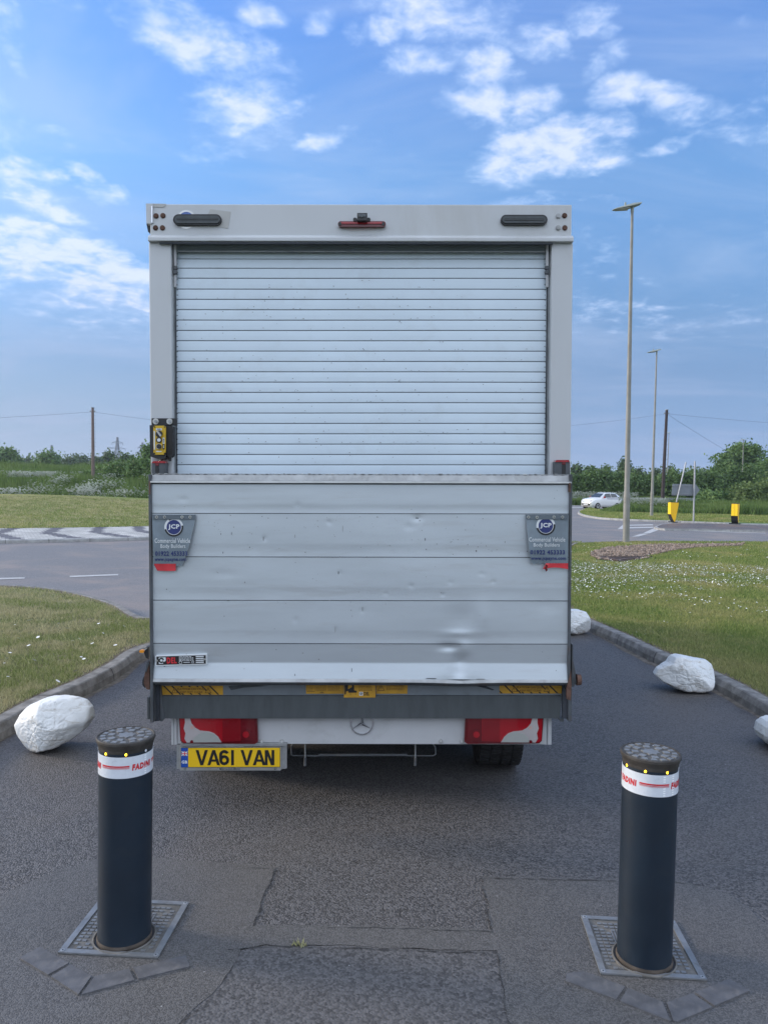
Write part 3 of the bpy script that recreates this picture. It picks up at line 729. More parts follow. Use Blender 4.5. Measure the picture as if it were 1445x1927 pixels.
# verge beyond the far carriageway
x, y = scatter(60000, 84.2, 91, .05, .62); z = ground_h(x, y)
blades('tall_grass', x, y, z, .35+.5*vnoise(x, y, .5, 9), .06, M['longgrass'], .5, kind='stuff', label='rough grass between the guard rail and the hedge', cat='tall grass')
x, y = scatter(40000, 70, 83, .36, .66)
k = (y > 71+.0*x) & (x > 27); x, y = x[k], y[k]
mb = MB(); mb.face([(27, 71, .05), (90, 71.5, .05), (90, 84, .05), (34, 82.5, .05), (29, 77, .05)], M['lawn_far']); mb.build('grass_verge', recalc=False, kind='structure')
blades('tall_grass', x, y, np.full(len(x), .04), .3+.9*vnoise(x, y, .35, 10), .055, M['longgrass'], .5, kind='stuff', label='rough grass bank below the bushes on the right', cat='tall grass')
# cow parsley
def parsley(name, x, y, z, H, r, **kw):
    n = len(x); v = np.empty((n, 5, 3)); H = H*(.6+.6*rng.random(n)); r = r*(.6+.8*rng.random(n)); tx = rng.normal(0, .5, n)
    for i in range(5):
        a = i*1.2566; v[:, i] = np.stack([x+r*math.cos(a), y+r*.8*math.sin(a), z+H+r*(.55*math.sin(a)*-1+tx*math.cos(a)*.5)], -1)
    return fast_mesh(name, v.reshape(-1, 3), np.arange(5*n).reshape(-1, 5), M['umbel'], 5, **kw)
x, y = scatter(60000, 58, 105, -.75, -.24); z = ground_h(x, y)
blades('tall_grass', x, y, z, .35+.7*vnoise(x, y, .4, 12), .06, M['longgrass'], .5, kind='stuff', label='long grass on the bank beyond the roundabout island', cat='tall grass')
x, y = scatter(22000, 58, 73, -.56, -.255); dn = .5*vnoise(x, y, .16, 21)+.5*vnoise(x, y, .6, 22); px_ = x/y
k = rng.random(len(x)) < np.clip((dn-.45)*3.4, 0, .9)*np.where(px_ < -.38, 1.0, np.where(y < 66, .8, .08)); x, y = x[k], y[k]
parsley('cow_parsley', x, y, ground_h(x, y), .85, .07, kind='stuff', label='white cow parsley in flower on the bank beyond the roundabout', cat='wild flowers')
x, y = scatter(1500, 58.5, 66, .28, .37); k = inside(FP, x, y) & (vnoise(x, y, .5, 4) > .45); x, y = x[k], y[k]
parsley('cow_parsley', x, y, np.full(len(x), .1), .85, .07, kind='stuff', label='white cow parsley beside the white car', cat='wild flowers')
x, y = scatter(900, 87, 92, .24, .33); parsley('cow_parsley', x, y, ground_h(x, y), 1.0, .07, kind='stuff', label='pale cow parsley growing behind the guard rail', cat='wild flowers')

# ---------------------------------------------------------------- trees, bushes and hedges
def crown_cloud(blobs, n, s, flat=.6, seed=0, hollow=.55):
    """leaf quads spread through ellipsoids (cx,cy,cz,rx,ry,rz)"""
    r = np.random.default_rng(seed); vol = np.array([b[3]*b[5] for b in blobs]); cnt = (n*vol/vol.sum()).astype(int); P = []
    for b, c in zip(blobs, cnt):
        d = r.normal(size=(c, 3)); d /= np.linalg.norm(d, axis=1)[:, None]
        rr = (hollow+(1-hollow)*r.random(c)**.6)
        lump = 1+.28*np.sin(d[:, 0]*7+seed)*np.sin(d[:, 2]*8+b[0])+.18*np.sin(d[:, 1]*13+b[1])*np.sin(d[:, 0]*17)
        rr = rr*lump*(.92+.16*r.random(c))
        P.append(np.array(b[:3])+d*rr[:, None]*np.array(b[3:6]))
    P = np.concatenate(P); n = len(P)
    # twig clusters: pull to cluster centres for gaps
    nc = max(8, n//26); ci = r.integers(0, n, nc); own = r.integers(0, nc, n)
    near = P[ci][own]; sel = r.random(n) < .45; P[sel] = near[sel]+r.normal(0, s*2.0, (sel.sum(), 3))
    u = r.normal(size=(n, 3)); u /= np.linalg.norm(u, axis=1)[:, None]; w = r.normal(size=(n, 3)); w -= u*(w*u).sum(1)[:, None]; w /= np.linalg.norm(w, axis=1)[:, None]
    ss = s*(.55+.9*r.random((n, 1)))
    v = np.stack([P-u*ss, P+w*ss*flat, P+u*ss, P-w*ss*flat], 1)
    return v.reshape(-1, 3), np.arange(4*n).reshape(-1, 4)
def tree(name, x, y, H, Wd, mat, label, cat, group=None, seed=0, n=6000, s=.2, trunk=.35, low=.15, nb=9, z=None, spread=1.0, airy=.5):
    z = gh(x, y) if z is None else z
    root = empty(name, (x, y, z), label=label, cat=cat, group=group); r = random.Random(seed); blobs = []
    for i in range(nb):
        t = (i+.5)/nb; h = H*(low+(1-low)*(.15+.75*t)); w = Wd/2*math.sin(math.pi*(.18+.72*t))
        a = r.uniform(0, 6.28); d = w*r.uniform(.15, .75)*spread
        rr = max(.12*Wd, (Wd/2-d*.55)*r.uniform(.42, .72)*(1.12-.35*t))
        blobs.append((math.cos(a)*d, math.sin(a)*d*.7, h, rr, rr*.85, min(rr*.72, H-h if H-h > .3 else .3)))
    blobs.append((0, 0, H*.8, Wd*.2, Wd*.2, H*.19))
    v, f = crown_cloud(blobs, n, s, seed=seed, hollow=airy)
    v[:, 2] = np.maximum(v[:, 2], .05)
    fast_mesh('crown', v, f, mat, 4, parent=root)
    mb = MB(); tr = max(.07, Wd*.028)
    mb.tube([(0, 0, -.2), (.02*H*r.uniform(-1, 1), 0, H*.3), (0, 0, H*.62)], [tr*1.25, tr, tr*.5], M['bark'], 8)
    for b in blobs[:7]: mb.tube([(0, 0, H*r.uniform(.2, .42)), (b[0]*.5, b[1]*.5, b[2]*.72), (b[0]*.9, b[1]*.9, b[2])], [tr*.55, tr*.35, tr*.12], M['bark'], 6)
    mb.build('trunk', root)
    return root
def bush(name, x, y, H, Wd, D, mat, label, group, seed, n=5000, s=.13, z=None, nb=10, shape=None):
    z = gh(x, y) if z is None else z
    root = empty(name, (x, y, z), label=label, cat='hedge' if 'hedge' in name else 'bush', group=group); r = random.Random(seed); blobs = []
    for i in range(nb):
        t = (i+.5)/nb-.5; hh = H*(r.uniform(.78, 1.0) if shape is None else shape(t+.5)*r.uniform(.9, 1.05)); rx = Wd/nb*r.uniform(1.0, 1.5)
        blobs.append((t*Wd, r.uniform(-.2, .2)*D, hh*.55, rx, D*.5, hh*.46)); blobs.append((t*Wd+r.uniform(-.3, .3), -D*.25, hh*.3, rx, D*.4, hh*.3))
        if r.random() < .7: blobs.append((t*Wd+r.uniform(-.5, .5), r.uniform(-.2, .2)*D, hh*.9, rx*.4, D*.25, hh*.16))
    v, f = crown_cloud(blobs, n, s, seed=seed, hollow=.5); v[:, 2] = np.maximum(v[:, 2], .02)
    fast_mesh('foliage', v, f, mat, 4, parent=root)
    mb = MB()
    for k in range(1): mb.tube([(0, 0, -.1), (.1, 0, H*.55)], [.09, .03], M['bark'], 6)
    for k in range(0): mb.tube([(r.uniform(-.35, .35)*Wd, r.uniform(-.2, .2)*D, -.1), (r.uniform(-.4, .4)*Wd, r.uniform(-.2, .2)*D, H*.6)], [.06, .02], M['bark'], 5)
    mb.build('stem', root)
    return root
def px_w(a, y): return W(a, 900, y).x
GH = 'hedgerow along the far side of the road'
def hedge(px0, px1, ytop, d, mat, label, seed, n=9000, s=.17, name='hedge'):
    x0, x1 = px_w(px0, d), px_w(px1, d); xm = (x0+x1)/2; H = W((px0+px1)/2, ytop, d).z-gh(xm, d)
    return bush(name, xm, d, H*1.04, x1-x0, 3.4, mat, label, GH, seed, n, s)
hedge(1010,1170,884,97,M['leaf_a'],'dark green hedge behind the white car, running out from behind the van',1,12000)
hedge(1160,1250,891,99,M['leaf_a'],'low dark hedge between the near lamp and the leaning black pole',2,8000)
hedge(1240,1345,887,96,M['leaf_a'],'dark hedge behind the blank direction sign',3,9000)
hedge(1330,1450,878,98,M['leaf_a'],'tall dark hedge under the large tree at the right edge',4,10000)
hedge(1445,1640,885,98,M['leaf_a'],'hedge continuing past the right edge of the picture',5,7000)
hedge(860,1015,886,99,M['leaf_a'],'hedge hidden mostly behind the van',6,5000)
for i, (a, b, t, d, lb) in enumerate(((1325,1395,922,80,'low bright bush behind the right yellow traffic bollard'),(1385,1450,905,78,'bright green bush low at the right edge'),(1440,1540,895,80,'bright green bush just outside the right edge'))):
    x0, x1 = px_w(a, d), px_w(b, d); xm = (x0+x1)/2
    bush('bush', xm, d, W(a, t, d).z-.04, x1-x0, 3, M['leaf_c'] if i else M['leaf_b'], lb, 'bushes on the right bank', 20+i, 4500, .15, z=.04)
def tr(px, top, d, wpx, mat, label, seed, grp, n=4500, s=None, **kw):
    x = px_w(px, d); z = gh(x, d); H = W(px, top, d).z-z; Wd = wpx/F*d
    return tree('tree', x, d, H, Wd, mat, label, 'tree', grp, seed, n, s or .0017*d, z=z, **kw)
GT = 'trees beyond the road on the right'
tr(1395,836,118,108,M['leaf_b'],'large spreading tree with open crown at the right edge',31,GT,11000,.21,nb=16,spread=1.25,airy=.72,low=.28)
tr(1352,878,128,60,M['leaf_b'],'rounded tree half behind the large spreading tree',32,GT,4000)
tr(1437,866,112,60,M['leaf_b'],'lower tree at the far right under the spreading tree',33,GT,4000)
tr(1173,866,150,34,M['leaf_d'],'dark round tree rising behind the near lamp column',34,GT,3000)
for i, (a, t, w) in enumerate(((1083,877,34),(1108,879,34),(1138,880,34),(1200,882,30),(1232,884,28),(1262,880,40),(1300,886,44),(1330,888,40))):
    tr(a, t, 165+7*(i % 3), w, M['leaf_d'], ['small distant tree just right of the van','distant tree left of the white car roof','distant tree above the white car','distant tree between the two nearest lamps','distant tree just left of the leaning black pole','distant tree behind the third lamp','distant tree above the blank direction sign','distant tree left of the large spreading tree'][i], 40+i, GT, 2200)
GL = 'distant trees beyond the left field'
for i, (a, t, w, d, lb, mt) in enumerate((( 18,846,62,190,'broad dark tree at the left edge of the picture','leaf_b'),(92,854,58,185,'round dark tree under the first pylon','leaf_b'),(-45,850,60,190,'tree just outside the left edge','leaf_b'),
        (52,866,40,260,'small hazy tree between the two broad dark trees','leaf_d'),(128,863,40,230,'hazy tree right of the round dark tree','leaf_d'),(152,860,36,240,'hazy tree just left of the wooden pole','leaf_d'),
        (188,862,36,220,'hazy tree just right of the wooden pole','leaf_d'),(205,856,22,170,'small slender tree with open top right of the pole','leaf_d'),(240,857,52,150,'rounded grey green tree behind the hedge bank','leaf_d'),
        (281,838,34,82,'tall light tree partly hidden by the van control box','leaf_b'),(325,850,60,110,'tree hidden behind the left side of the van','leaf_b'))):
    tr(a, t, d, w, M[mt], lb, 60+i, GL, 4500 if i in (0, 1, 2, 9) else 2600)
for i, (a, w) in enumerate(((40,150),(170,160),(300,160),(-90,140),(430,140),(560,160),(700,170),(840,170),(980,160),(1110,160),(1240,160),(1370,160),(1500,170))):
    d = 330; x = px_w(a, d); z = gh(x, d); yl = 903+.0192*(a-240)
    bush('tree_line', x, d, (W(a, (869 if a < 600 else 890), d).z-z), w/F*d, 14, M['leaf_d'], 'far off line of trees on the horizon', 'far tree line', 80+i, 2600, .8)
    bpy.data.objects[-1]
for o in bpy.data.objects:
    if o.name.startswith('tree_line'): o['category'] = 'tree line'
GB = 'bushes on the bank left of the van'
for i, (a, b, t, d, lb, mt) in enumerate(((158,192,892,72,'low bush at the foot of the wooden pole','leaf_a'),(180,226,878,74,'dark bush just right of the wooden pole','leaf_a'),(212,264,868,72,'tall dark bush halfway between wooden pole and van','leaf_a'),(252,300,864,71,'tall dark bush touching the left side of the van','leaf_a'),(296,420,868,72,'bush hidden behind the van','leaf_a'))):
    x0, x1 = px_w(a, d), px_w(b, d); xm = (x0+x1)/2; z = gh(xm, d)
    bush('bush', xm, d, W((a+b)/2, t, d).z-z, (x1-x0)*1.1, 3.5, M[mt], lb, GB, 100+i, 5200, .13, z=z, nb=6)

# ---------------------------------------------------------------- poles, lamps, wires, rail, signs
def lamp(px, py_base, py_top, d, label, px_top, head=1.0, ang=0.0):
    b = W(px, py_base, d); H = W(px_top, py_top, d).z
    x = b.x; z0 = 0 if d < 60 else gh(x, d)
    if d < 30: z0 = KH-.02
    elif d < 60: z0 = .1
    root = empty('street_lamp', (x, d, z0), label=label, cat='street lamp', group='lamp columns along the road')
    h = H-z0; top = W(px_top, py_top, d); lx = top.x-x
    mb = MB(); mb.tube([(0, 0, -.1), (0, 0, .01), (lx*.14, 0, h*.14)], [.105, .105, .102], M['pole'], 20)
    mb.tube([(lx*.14, 0, h*.14), (lx*.16, 0, h*.16)], [.102, .085], M['pole'], 20, cap=False)
    mb.tube([(lx*.16, 0, h*.16), (lx*.5, 0, h*.5), (lx, 0, h)], [.085, .068, .040], M['pole'], 20)
    mb.build('column', root)
    mb = MB(); mb.tube([(-.104, -.02, .5), (-.104, -.02, 1.05)], .002, M['chan'], 4)
    mb = MB(); s = .9; L = .62
    mb.tube([(lx, 0, h-.05), (lx, 0, h+.13)], [.052, .048], M['lamp_head'], 14)
    # head: tapered flat lantern leaning up to the left end
    prof = [(-L, .055, .02, -.10), (-L*.82, .12, .045, -.07), (-L*.3, .165, .085, .0), (0.05, .165, .10, .06), (.26, .12, .05, .12)]
    rows = []
    for (u, w, t, zz_) in prof:
        for (k, m_) in ((-1, -.35), (-.8, .3), (-.35, .62), (.35, .62), (.8, .3), (1, -.35)): rows.append((lx+u, k*w, h+.10+zz_+t*m_))
    n = 6; fs = [(i*n+k, i*n+(k+1) % n, (i+1)*n+(k+1) % n, (i+1)*n+k) for i in range(len(prof)-1) for k in range(n)]
    mb.add(rows, fs+[tuple(range(5, -1, -1)), tuple(range(24, 30))], M['lamp_head'])
    mb.build('lamp_head', root)
    mb = MB(); mb.prism([(lx-L*.85, -.10, h+.015), (lx-.12, -.14, h+.055), (lx-.12, .14, h+.055), (lx-L*.85, .10, h+.015)], (0, 0, -.018), M['lens']); mb.build('lens', root)
    mb = MB(); mb.tube([(lx-.22, 0, h+.15), (lx-.22, 0, h+.24)], [.03, .028], M['lamp_head'], 10); mb.build('photocell', root)
    return root
l1 = lamp(1177, 1028, 396, 24.5, 'tall pale street lamp, the nearest, rising from the gravel on the right verge', 1189)
mb = MB(); mb.prism([(-.045, -.108, .45), (.045, -.108, .45), (.045, -.108, 1.15), (-.045, -.108, 1.15)], (0, .01, 0), M['pole']); mb.build('door', l1)
lamp(1225, 975, 664, 49, 'second nearest street lamp, on the grass just left of the leaning black pole', 1235)
lamp(1253, 935, 816, 122, 'small distant street lamp just right of the leaning black pole', 1258)
lamp(1395, 935, 829, 105, 'farthest street lamp, in front of the large spreading tree', 1398)

def upole(px, pyb, pxt, pyt, d, mat, label, z0=None, r=.15):
    z0 = gh(px_w(px, d), d) if z0 is None else z0; b = W(px, pyb, d); t = W(pxt, pyt, d)
    root = empty('utility_pole', (b.x, d, z0), label=label, cat='utility pole')
    h = t.z-z0; lx = (t.x-b.x)
    mb = MB(); mb.tube([(0, 0, -.3), (lx*.5, 0, h*.5), (lx, 0, h)], [r, r*.86, r*.7], mat, 14); mb.build('pole', root)
    mb = MB(); mb.tube([(lx, 0, h), (lx, 0, h+.06)], [r*.95, r*.95], M['chan'], 12); mb.build('pole_cap', root)
    mb = MB(); mb.tube([(lx-.22, 0, h-.32), (lx+.22, 0, h-.32)], .03, M['chan'], 8)
    for s in (-1, 1): mb.tube([(lx+s*.2, 0, h-.32), (lx+s*.2, 0, h-.2)], [.05, .035], M['pole'], 8)
    mb.build('insulator_bracket', root)
    for k in range(10):
        zz_ = h*(.45+.05*k)
        mb = MB(); mb.tube([(lx*zz_/h-.28, 0, zz_), (lx*zz_/h+.28, 0, zz_)], .012, M['chan'], 5); mb.build('step_bolt', root)
    return Vector((t.x, d, t.z-.32))
pl = upole(176, 912, 175, 768, 66, M['wood_pole'], 'upright brown wooden utility pole on the bank left of the van')
pr = upole(1245, 955, 1254, 772, 71, M['wood_dark'], 'leaning black utility pole behind the second street lamp', z0=.08, r=.17)
def wire(a, b, sag, label):
    mb = MB(); mb.tube([a.lerp(b, t)-Vector((0, 0, 4*sag*t*(1-t))) for t in np.linspace(0, 1, 33)], .011, M['wire'], 4); mb.build('overhead_wire', label=label, cat='wire')
wire(pl, pr, 1.9, 'overhead wire between the brown pole and the leaning black pole, passing behind the van')
wire(pl, Vector((-78, 62, 5.2+.6)), .9, 'overhead wire running from the brown pole out of the left edge')
wire(pr, Vector((95, 62, 9.9)), 2.0, 'thin overhead wire sagging from the black pole to the right edge')
wire(pr, Vector((60, 112, 2.5)), .4, 'faint stay wire descending from the black pole behind the large tree')

# pylons
def pylon(px, top, d, label, H=42, wide=1.0, arms=3, ang=0.0, th=1.0):
    x = px_w(px, d); zt = W(px, top, d).z; root_z = zt-H
    mb = MB(); mbw = (.14+.00022*d)*th
    def wd(z): return 4.0*max(0.0, 1-z/H)**1.15+.45
    lv = [H*t for t in (0, .19, .36, .5, .62, .72, .8, .88, 1.0)]
    for i in range(len(lv)-1):
        a, b = lv[i], lv[i+1]; wa, wb = wd(a), wd(b)
        ca = [(sx*wa, sy*wa, a) for sx, sy in ((-1,-1),(1,-1),(1,1),(-1,1))]; cb = [(sx*wb, sy*wb, b) for sx, sy in ((-1,-1),(1,-1),(1,1),(-1,1))]
        for k in range(4):
            mb.tube([ca[k], cb[k]], mbw, M['lattice'], 4, False); mb.tube([ca[k], cb[(k+1) % 4]], mbw*.55, M['lattice'], 4, False); mb.tube([ca[(k+1) % 4], cb[k]], mbw*.55, M['lattice'], 4, False)
            mb.tube([cb[k], cb[(k+1) % 4]], mbw*.6, M['lattice'], 4, False)
    o = empty('electricity_pylon', (x, d, root_z), ang, label=label, cat='pylon', group='pylons on the horizon'); mb.build('tower', o)
    mb = MB()
    for z, w in ((H*.64, 6.5), (H*.76, 9.0), (H*.88, 6.0))[:arms]:
        w *= wide
        for s in (-1, 1):
            mb.tube([(0, 0, z), (s*w, 0, z+.4)], mbw*.8, M['lattice'], 4); mb.tube([(0, 0, z+1.9), (s*w, 0, z+.4)], mbw*.6, M['lattice'], 4); mb.tube([(s*w, 0, z+.4), (s*w, 0, z-1.6)], mbw*.6, M['lattice'], 4)
    mb.build('cross_arm', o)
pylon(98, 838, 820, 'pylon with one wide cross arm rising over the round dark tree at left', H=36, wide=1.5, arms=1, ang=.1, th=2.0)
pylon(221, 823, 640, 'tall slim pylon between the wooden pole and the van', H=40, wide=.75, ang=.7)
pylon(268, 833, 760, 'faint pylon just left of the van control box', H=42, wide=.7, ang=.6, th=1.6)
# distant white roofs
for a, b, w, d, lb in ((48, 871, 9, 420, 'tiny white farm roof showing between the two left trees'), (160, 874, 7, 430, 'tiny white farm roof just left of the wooden pole')):
    c = W(a, b, d-110); z = gh(c.x, c.y); o = empty('farm_shed', (c.x, c.y, z), label=lb, cat='shed'); ww = w/F*(d-110)/2
    hh = c.z-z; mb = MB(); mb.box(-ww, ww, -3, 3, -.5, hh-.6, M['kerb_light']); mb.build('wall', o)
    mb = MB(); mb.prism([(-ww*1.08, -3.3, hh-.6), (-ww*1.08, 3.3, hh-.6), (-ww*1.08, 0, hh+.4)], (ww*2.16, 0, 0), M['daisy']); mb.build('roof', o)

# guard rail
root = empty('guard_rail', (0, 0, 0), label='long grey metal guard rail in front of the hedge, behind the car', cat='guard rail')
ya, yb = 85.0, 88.0; x0, x1 = px_w(980, ya), px_w(1322, yb)
zt = W(1110, 936.5, 85.5).z
mb = MB(); N = 3; a = Vector((x0, ya, zt-.31)); b = Vector((x1, yb, W(1322, 937.5, yb).z-.31))
for z0, z1, o_ in ((0, .1, -.04), (.1, .21, .03), (.21, .31, -.04)): mb.prism([a+Vector((0, o_, z0)), b+Vector((0, o_, z0)), b+Vector((0, o_, z1)), a+Vector((0, o_, z1))], (0, .03, 0), M['steel'])
mb.build('rail_beam', root)
for k in range(13):
    p = a.lerp(b, (k+.3)/13); mb = MB(); g0 = gh(p.x, p.y)
    mb.box(p.x-.05, p.x+.05, p.y+.04, p.y+.14, g0-.2, p.z+.28, M['steel']); mb.build('post', root)

# direction sign seen from behind
d = 41.2; sx = G(1304, 985, .1).x; b0 = W(1304, 985, d)
root = empty('direction_sign', (b0.x, d, .09), label='blank grey back of an arrow shaped direction sign on two posts', cat='road sign')
def sl(px, py, yy=0.0): p = W(px, py, d+yy); return Vector((p.x-b0.x, yy, p.z-.09))
mb = MB(); mb.prism([sl(1263,932,.12), sl(1308,933,.12), sl(1316,922,.12), sl(1309,911.5,.12), sl(1265,910.5,.12)], (0, .02, 0), M['sign_back']); mb.build('sign_board', root)
for (ya_, yb_) in ((913.5, 915.0), (929, 930.5)):
    mb = MB(); mb.prism([sl(1264, yb_, .10), sl(1309, yb_, .10), sl(1309, ya_, .10), sl(1264, ya_, .10)], (0, .02, 0), M['chan']); mb.build('sign_brace', root)
mb = MB(); mb.tube([(0, 0, 0), sl(1307, 868)], .045, M['steel'], 12); mb.build('post', root)
mb = MB(); mb.tube([sl(1262.5, 985), sl(1290, 870)], .036, M['steel'], 12); o = mb.build('post', root); o['label'] = 'bent post leaning to the right'

# yellow traffic bollards
def yb(px, py, d, label, rot):
    b = W(px, py, d); root = empty('traffic_bollard', (b.x, d, .097), rot, label=label, cat='traffic bollard', group='yellow traffic bollards on the island')
    mb = MB(); mb.prism([(-.28, -.12, 0), (.28, -.12, 0), (.28, .14, 0), (-.28, .14, 0)], (0, 0, .05), M['black']); mb.build('base', root, bevel=.01)
    # curved side profile (y, z)
    pr_ = [(-.03, .05), (.06, .05), (.22, .95), (.22, 1.06), (-.20, 1.06), (-.20, .42), (-.12, .20)]
    mb = MB(); mb.prism([(-.155, y_, z_) for y_, z_ in pr_], (.31, 0, 0), M['yellow']); mb.build('body', root, bevel=.012)
    mb = MB(); mb.prism([(-.158, -.03, .05), (-.158, -.128, .20), (-.158, -.208, .43), (-.158, -.185, .43), (-.158, -.09, .2), (-.158, .0, .05)], (.316, 0, 0), M['black'])
    mb.prism([(-.155, -.035, .055), (-.155, -.13, .20), (-.155, -.21, .43), (.155, -.21, .43), (.155, -.13, .20), (.155, -.035, .055)][:3]+[], (.31, 0, 0), M['black']); mb.build('front_foot', root)
    for s in (-1, 1):
        mb = MB(); mb.box(s*.078-.066, s*.078+.066, -.212, -.2, .44, 1.04, M['yellow_hi']); mb.build('reflector_strip', root)
    mb = MB(); mb.box(-.158, .158, -.204, .222, 1.058, 1.075, M['black']); mb.build('top_trim', root)
    return root
yb(1265, 982.5, 40.6, 'yellow traffic bollard behind the foot of the leaning sign post', rad(-84))
yb(1382, 986.5, 39.9, 'yellow traffic bollard standing alone at the right end of the island', rad(-36))
# ================================================================== THE VAN
VR = -rad(1.0)
van = empty('box_van', (-0.13, 4.0, 0), label='white box van seen from behind with roller shutter door and raised tail lift', cat='van')
van.rotation_euler = (0, VR, 0)
VM = Matrix.Translation((-0.13, 4.0, 0)) @ Matrix.Rotation(VR, 4, 'Y'); VI = VM.inverted()
def V(px, py, y=0.0):
    o = VI @ Vector((0, 0, CH)); d = VI.to_3x3() @ ray(px, py); t = (y-o.y)/d.y
    return o+d*t
def E(x0, y0, x1, y1, y):
    """photo rectangle -> local x0,x1,z0,z1 on the plane y"""
    xm, ym = (x0+x1)/2, (y0+y1)/2
    return V(x0, ym, y).x, V(x1, ym, y).x, V(xm, y1, y).z, V(xm, y0, y).z
def vbox(mb, x0, y0, x1, y1, ya, yb, m):
    a = E(x0, y0, x1, y1, ya); mb.box(a[0], a[1], ya, yb, a[2], a[3], m)
def vpoly(mb, pts, y, th, m, smooth=False): mb.prism([V(a, b, y) for a, b in pts], (0, th, 0), m, smooth)
def vdisc(mb, cx, cy, r, y, th, m, n=28, r2=None):
    pts = [(cx+r*math.cos(2*math.pi*k/n), cy+r*math.sin(2*math.pi*k/n)) for k in range(n)]
    if r2 is None: vpoly(mb, pts, y, th, m, True); return
    inn = [(cx+r2*math.cos(2*math.pi*k/n), cy+r2*math.sin(2*math.pi*k/n)) for k in range(n)]
    P = [V(a, b, y) for a, b in pts]; Q = [V(a, b, y) for a, b in inn]; o = Vector((0, th, 0)); vs = P+Q+[p+o for p in P]+[q+o for q in Q]
    mb.add(vs, [(k, (k+1) % n, n+(k+1) % n, n+k) for k in range(n)], m)
    mb.add(vs, [(k, (k+1) % n, 2*n+(k+1) % n, 2*n+k) for k in range(n)]+[(n+k, n+(k+1) % n, 3*n+(k+1) % n, 3*n+k) for k in range(n)], m, True)
def vtext(mb, s, x0, y0, x1, y1, y, m, bold=0.0, fn=None, **kw):
    """lettering filling the photo rectangle"""
    f = fn or (lambda a, b: V(a, b, y))
    mb.text(s, x0, x1, 0, 1, m, lambda u, v: f(u, y1+(y0-y1)*v), bold, **kw)
def stadium(x0, y0, x1, y1, n=10):
    r = (y1-y0)/2; cy = (y0+y1)/2; P = []
    for k in range(n+1): a = math.pi/2-math.pi*k/n; P.append((x1-r+r*math.cos(a), cy-r*math.sin(a)))
    for k in range(n+1): a = -math.pi/2-math.pi*k/n; P.append((x0+r+r*math.cos(a), cy-r*math.sin(a)))
    return P
BL = 3.95                      # box length
# -- the box
xl, xr = V(283.5, 640).x, V(1074, 640).x; zt = V(680, 386).z; zf = V(680, 1286).z
zh = V(680, 456).z
mb = MB()
mb.box(xl, xl+.035, .05, BL, zf, zt-.01, M['white']); mb.box(xr-.035, xr, .05, BL, zf, zt-.01, M['white'])
mb.box(xl+.035, xr-.035, BL-.03, BL, zf, zt-.012, M['white']); mb.box(xl+.035, xr-.035, .05, BL-.03, zf, zf+.08, M['white2'])
mb.build('cargo_box', van, bevel=.004)
mb = MB(); mb.box(xl-.004, xr+.004, .045, BL+.004, zt-.009, zt+.012, M['white']); mb.build('roof', van, bevel=.006)
mb = MB(); mb.box(xl-.006, xl-.0005, .1, BL-.1, zf, zf+.09, M['chan']); mb.build('side_rail', van); mb = MB(); mb.box(xr+.0005, xr+.006, .1, BL-.1, zf, zf+.09, M['chan']); mb.build('side_rail', van)
# header
hx0, hx1 = V(283, 420).x, V(1075, 420).x
mb = MB(); zb = V(680, 447).z
mb.box(hx0, hx1, 0.0, .045, zb, zt+.004, M['white'])
lx0, lx1 = V(281, 451).x, V(1077, 451).x; zl = V(680, 456).z
mb.prism([(lx0, 0.0, zb+.012), (lx0, -.018, zb-.004), (lx0, -.018, zl), (lx0, .03, zl-.001), (lx0, .03, zb+.002)], (lx1-lx0, 0, 0), M['white'])
header = mb.build('header_panel', van, bevel=.004)
mb = MB(); vbox(mb, 300, 456.5, 1040, 459, -.012, .0, M['groove']); vbox(mb, 326, 458, 1034, 474, .05, .06, M['rubber_seal']); vbox(mb, 334, 472.5, 1026, 474, .046, .05, M['alu_dull']); mb.build('door_seal', header)
for i, (a, b) in enumerate(((294,406),(307,405.5),(293,428.5),(306,428.5),(1050,406.5),(1062,405.5),(1050,428.5),(1062.5,428.5))):
    mb = MB(); vdisc(mb, a, b, 4.9, -.004, .006, M['alu_dull'] if i in (4, 6) else M['rust'], 18); vdisc(mb, a, b, 3.0, -.009, .006, M['rust'] if i not in (4, 6) else M['alu_dull'], 6)
    mb.build('bolt', header)
mb = MB(); vpoly(mb, [(275,383),(288,383),(288,420),(284,421),(276,420)], -.006, .2, M['white']); vpoly(mb, [(285,388),(287.5,388),(287.5,419),(285,419)], -.010, .003, M['chrome']); vpoly(mb, [(276,421),(282,421),(283,438),(279,436)], .03, .15, M['black'])
vpoly(mb, [(284,383),(313,383.5),(311,388),(306,390),(284,389)], -.003, .002, M['tape']); mb.build('corner_bracket', header)
mb = MB(); vdisc(mb, 351, 413, 17.5, -.0022, .002, M['silver'], 36, 14.5); vdisc(mb, 351, 412, 13.5, -.0025, .0022, M['sticker_blue'], 30); mb.build('round_sticker', header)
mb = MB(); vpoly(mb, [(396,393.5),(435,398.5),(429.5,430),(383,423)], -.0016, .001, M['tape']); mb.build('tape_patch', header)
for (a, b, c, d_) in ((326,403,417,423.5),(942,404,1030,423)):
    mb = MB(); vpoly(mb, stadium(a, b, c, d_), -.016, .016, M['black'], True)
    P = stadium(a+3, b+2.5, c-3, d_-3.5); vpoly(mb, P, -.022, .007, M['beam'], True); vpoly(mb, stadium(a+6.5, b+7.2, c-6.5, b+10.8), -.0235, .003, M['ink'], True); vpoly(mb, stadium(a+7, b+8.2, c-7, b+9.6), -.0242, .002, M['beam'], True)
    mb.build('air_vent', van)
mb = MB(); vpoly(mb, stadium(636,416,726,426.5,8), -.022, .022, M['red_dark'], True); vbox(mb, 642, 417.3, 719, 421.5, -.027, -.02, M['red'])
for c in (640, 721): vdisc(mb, c, 421.2, 3.2, -.026, .006, M['black'], 14)
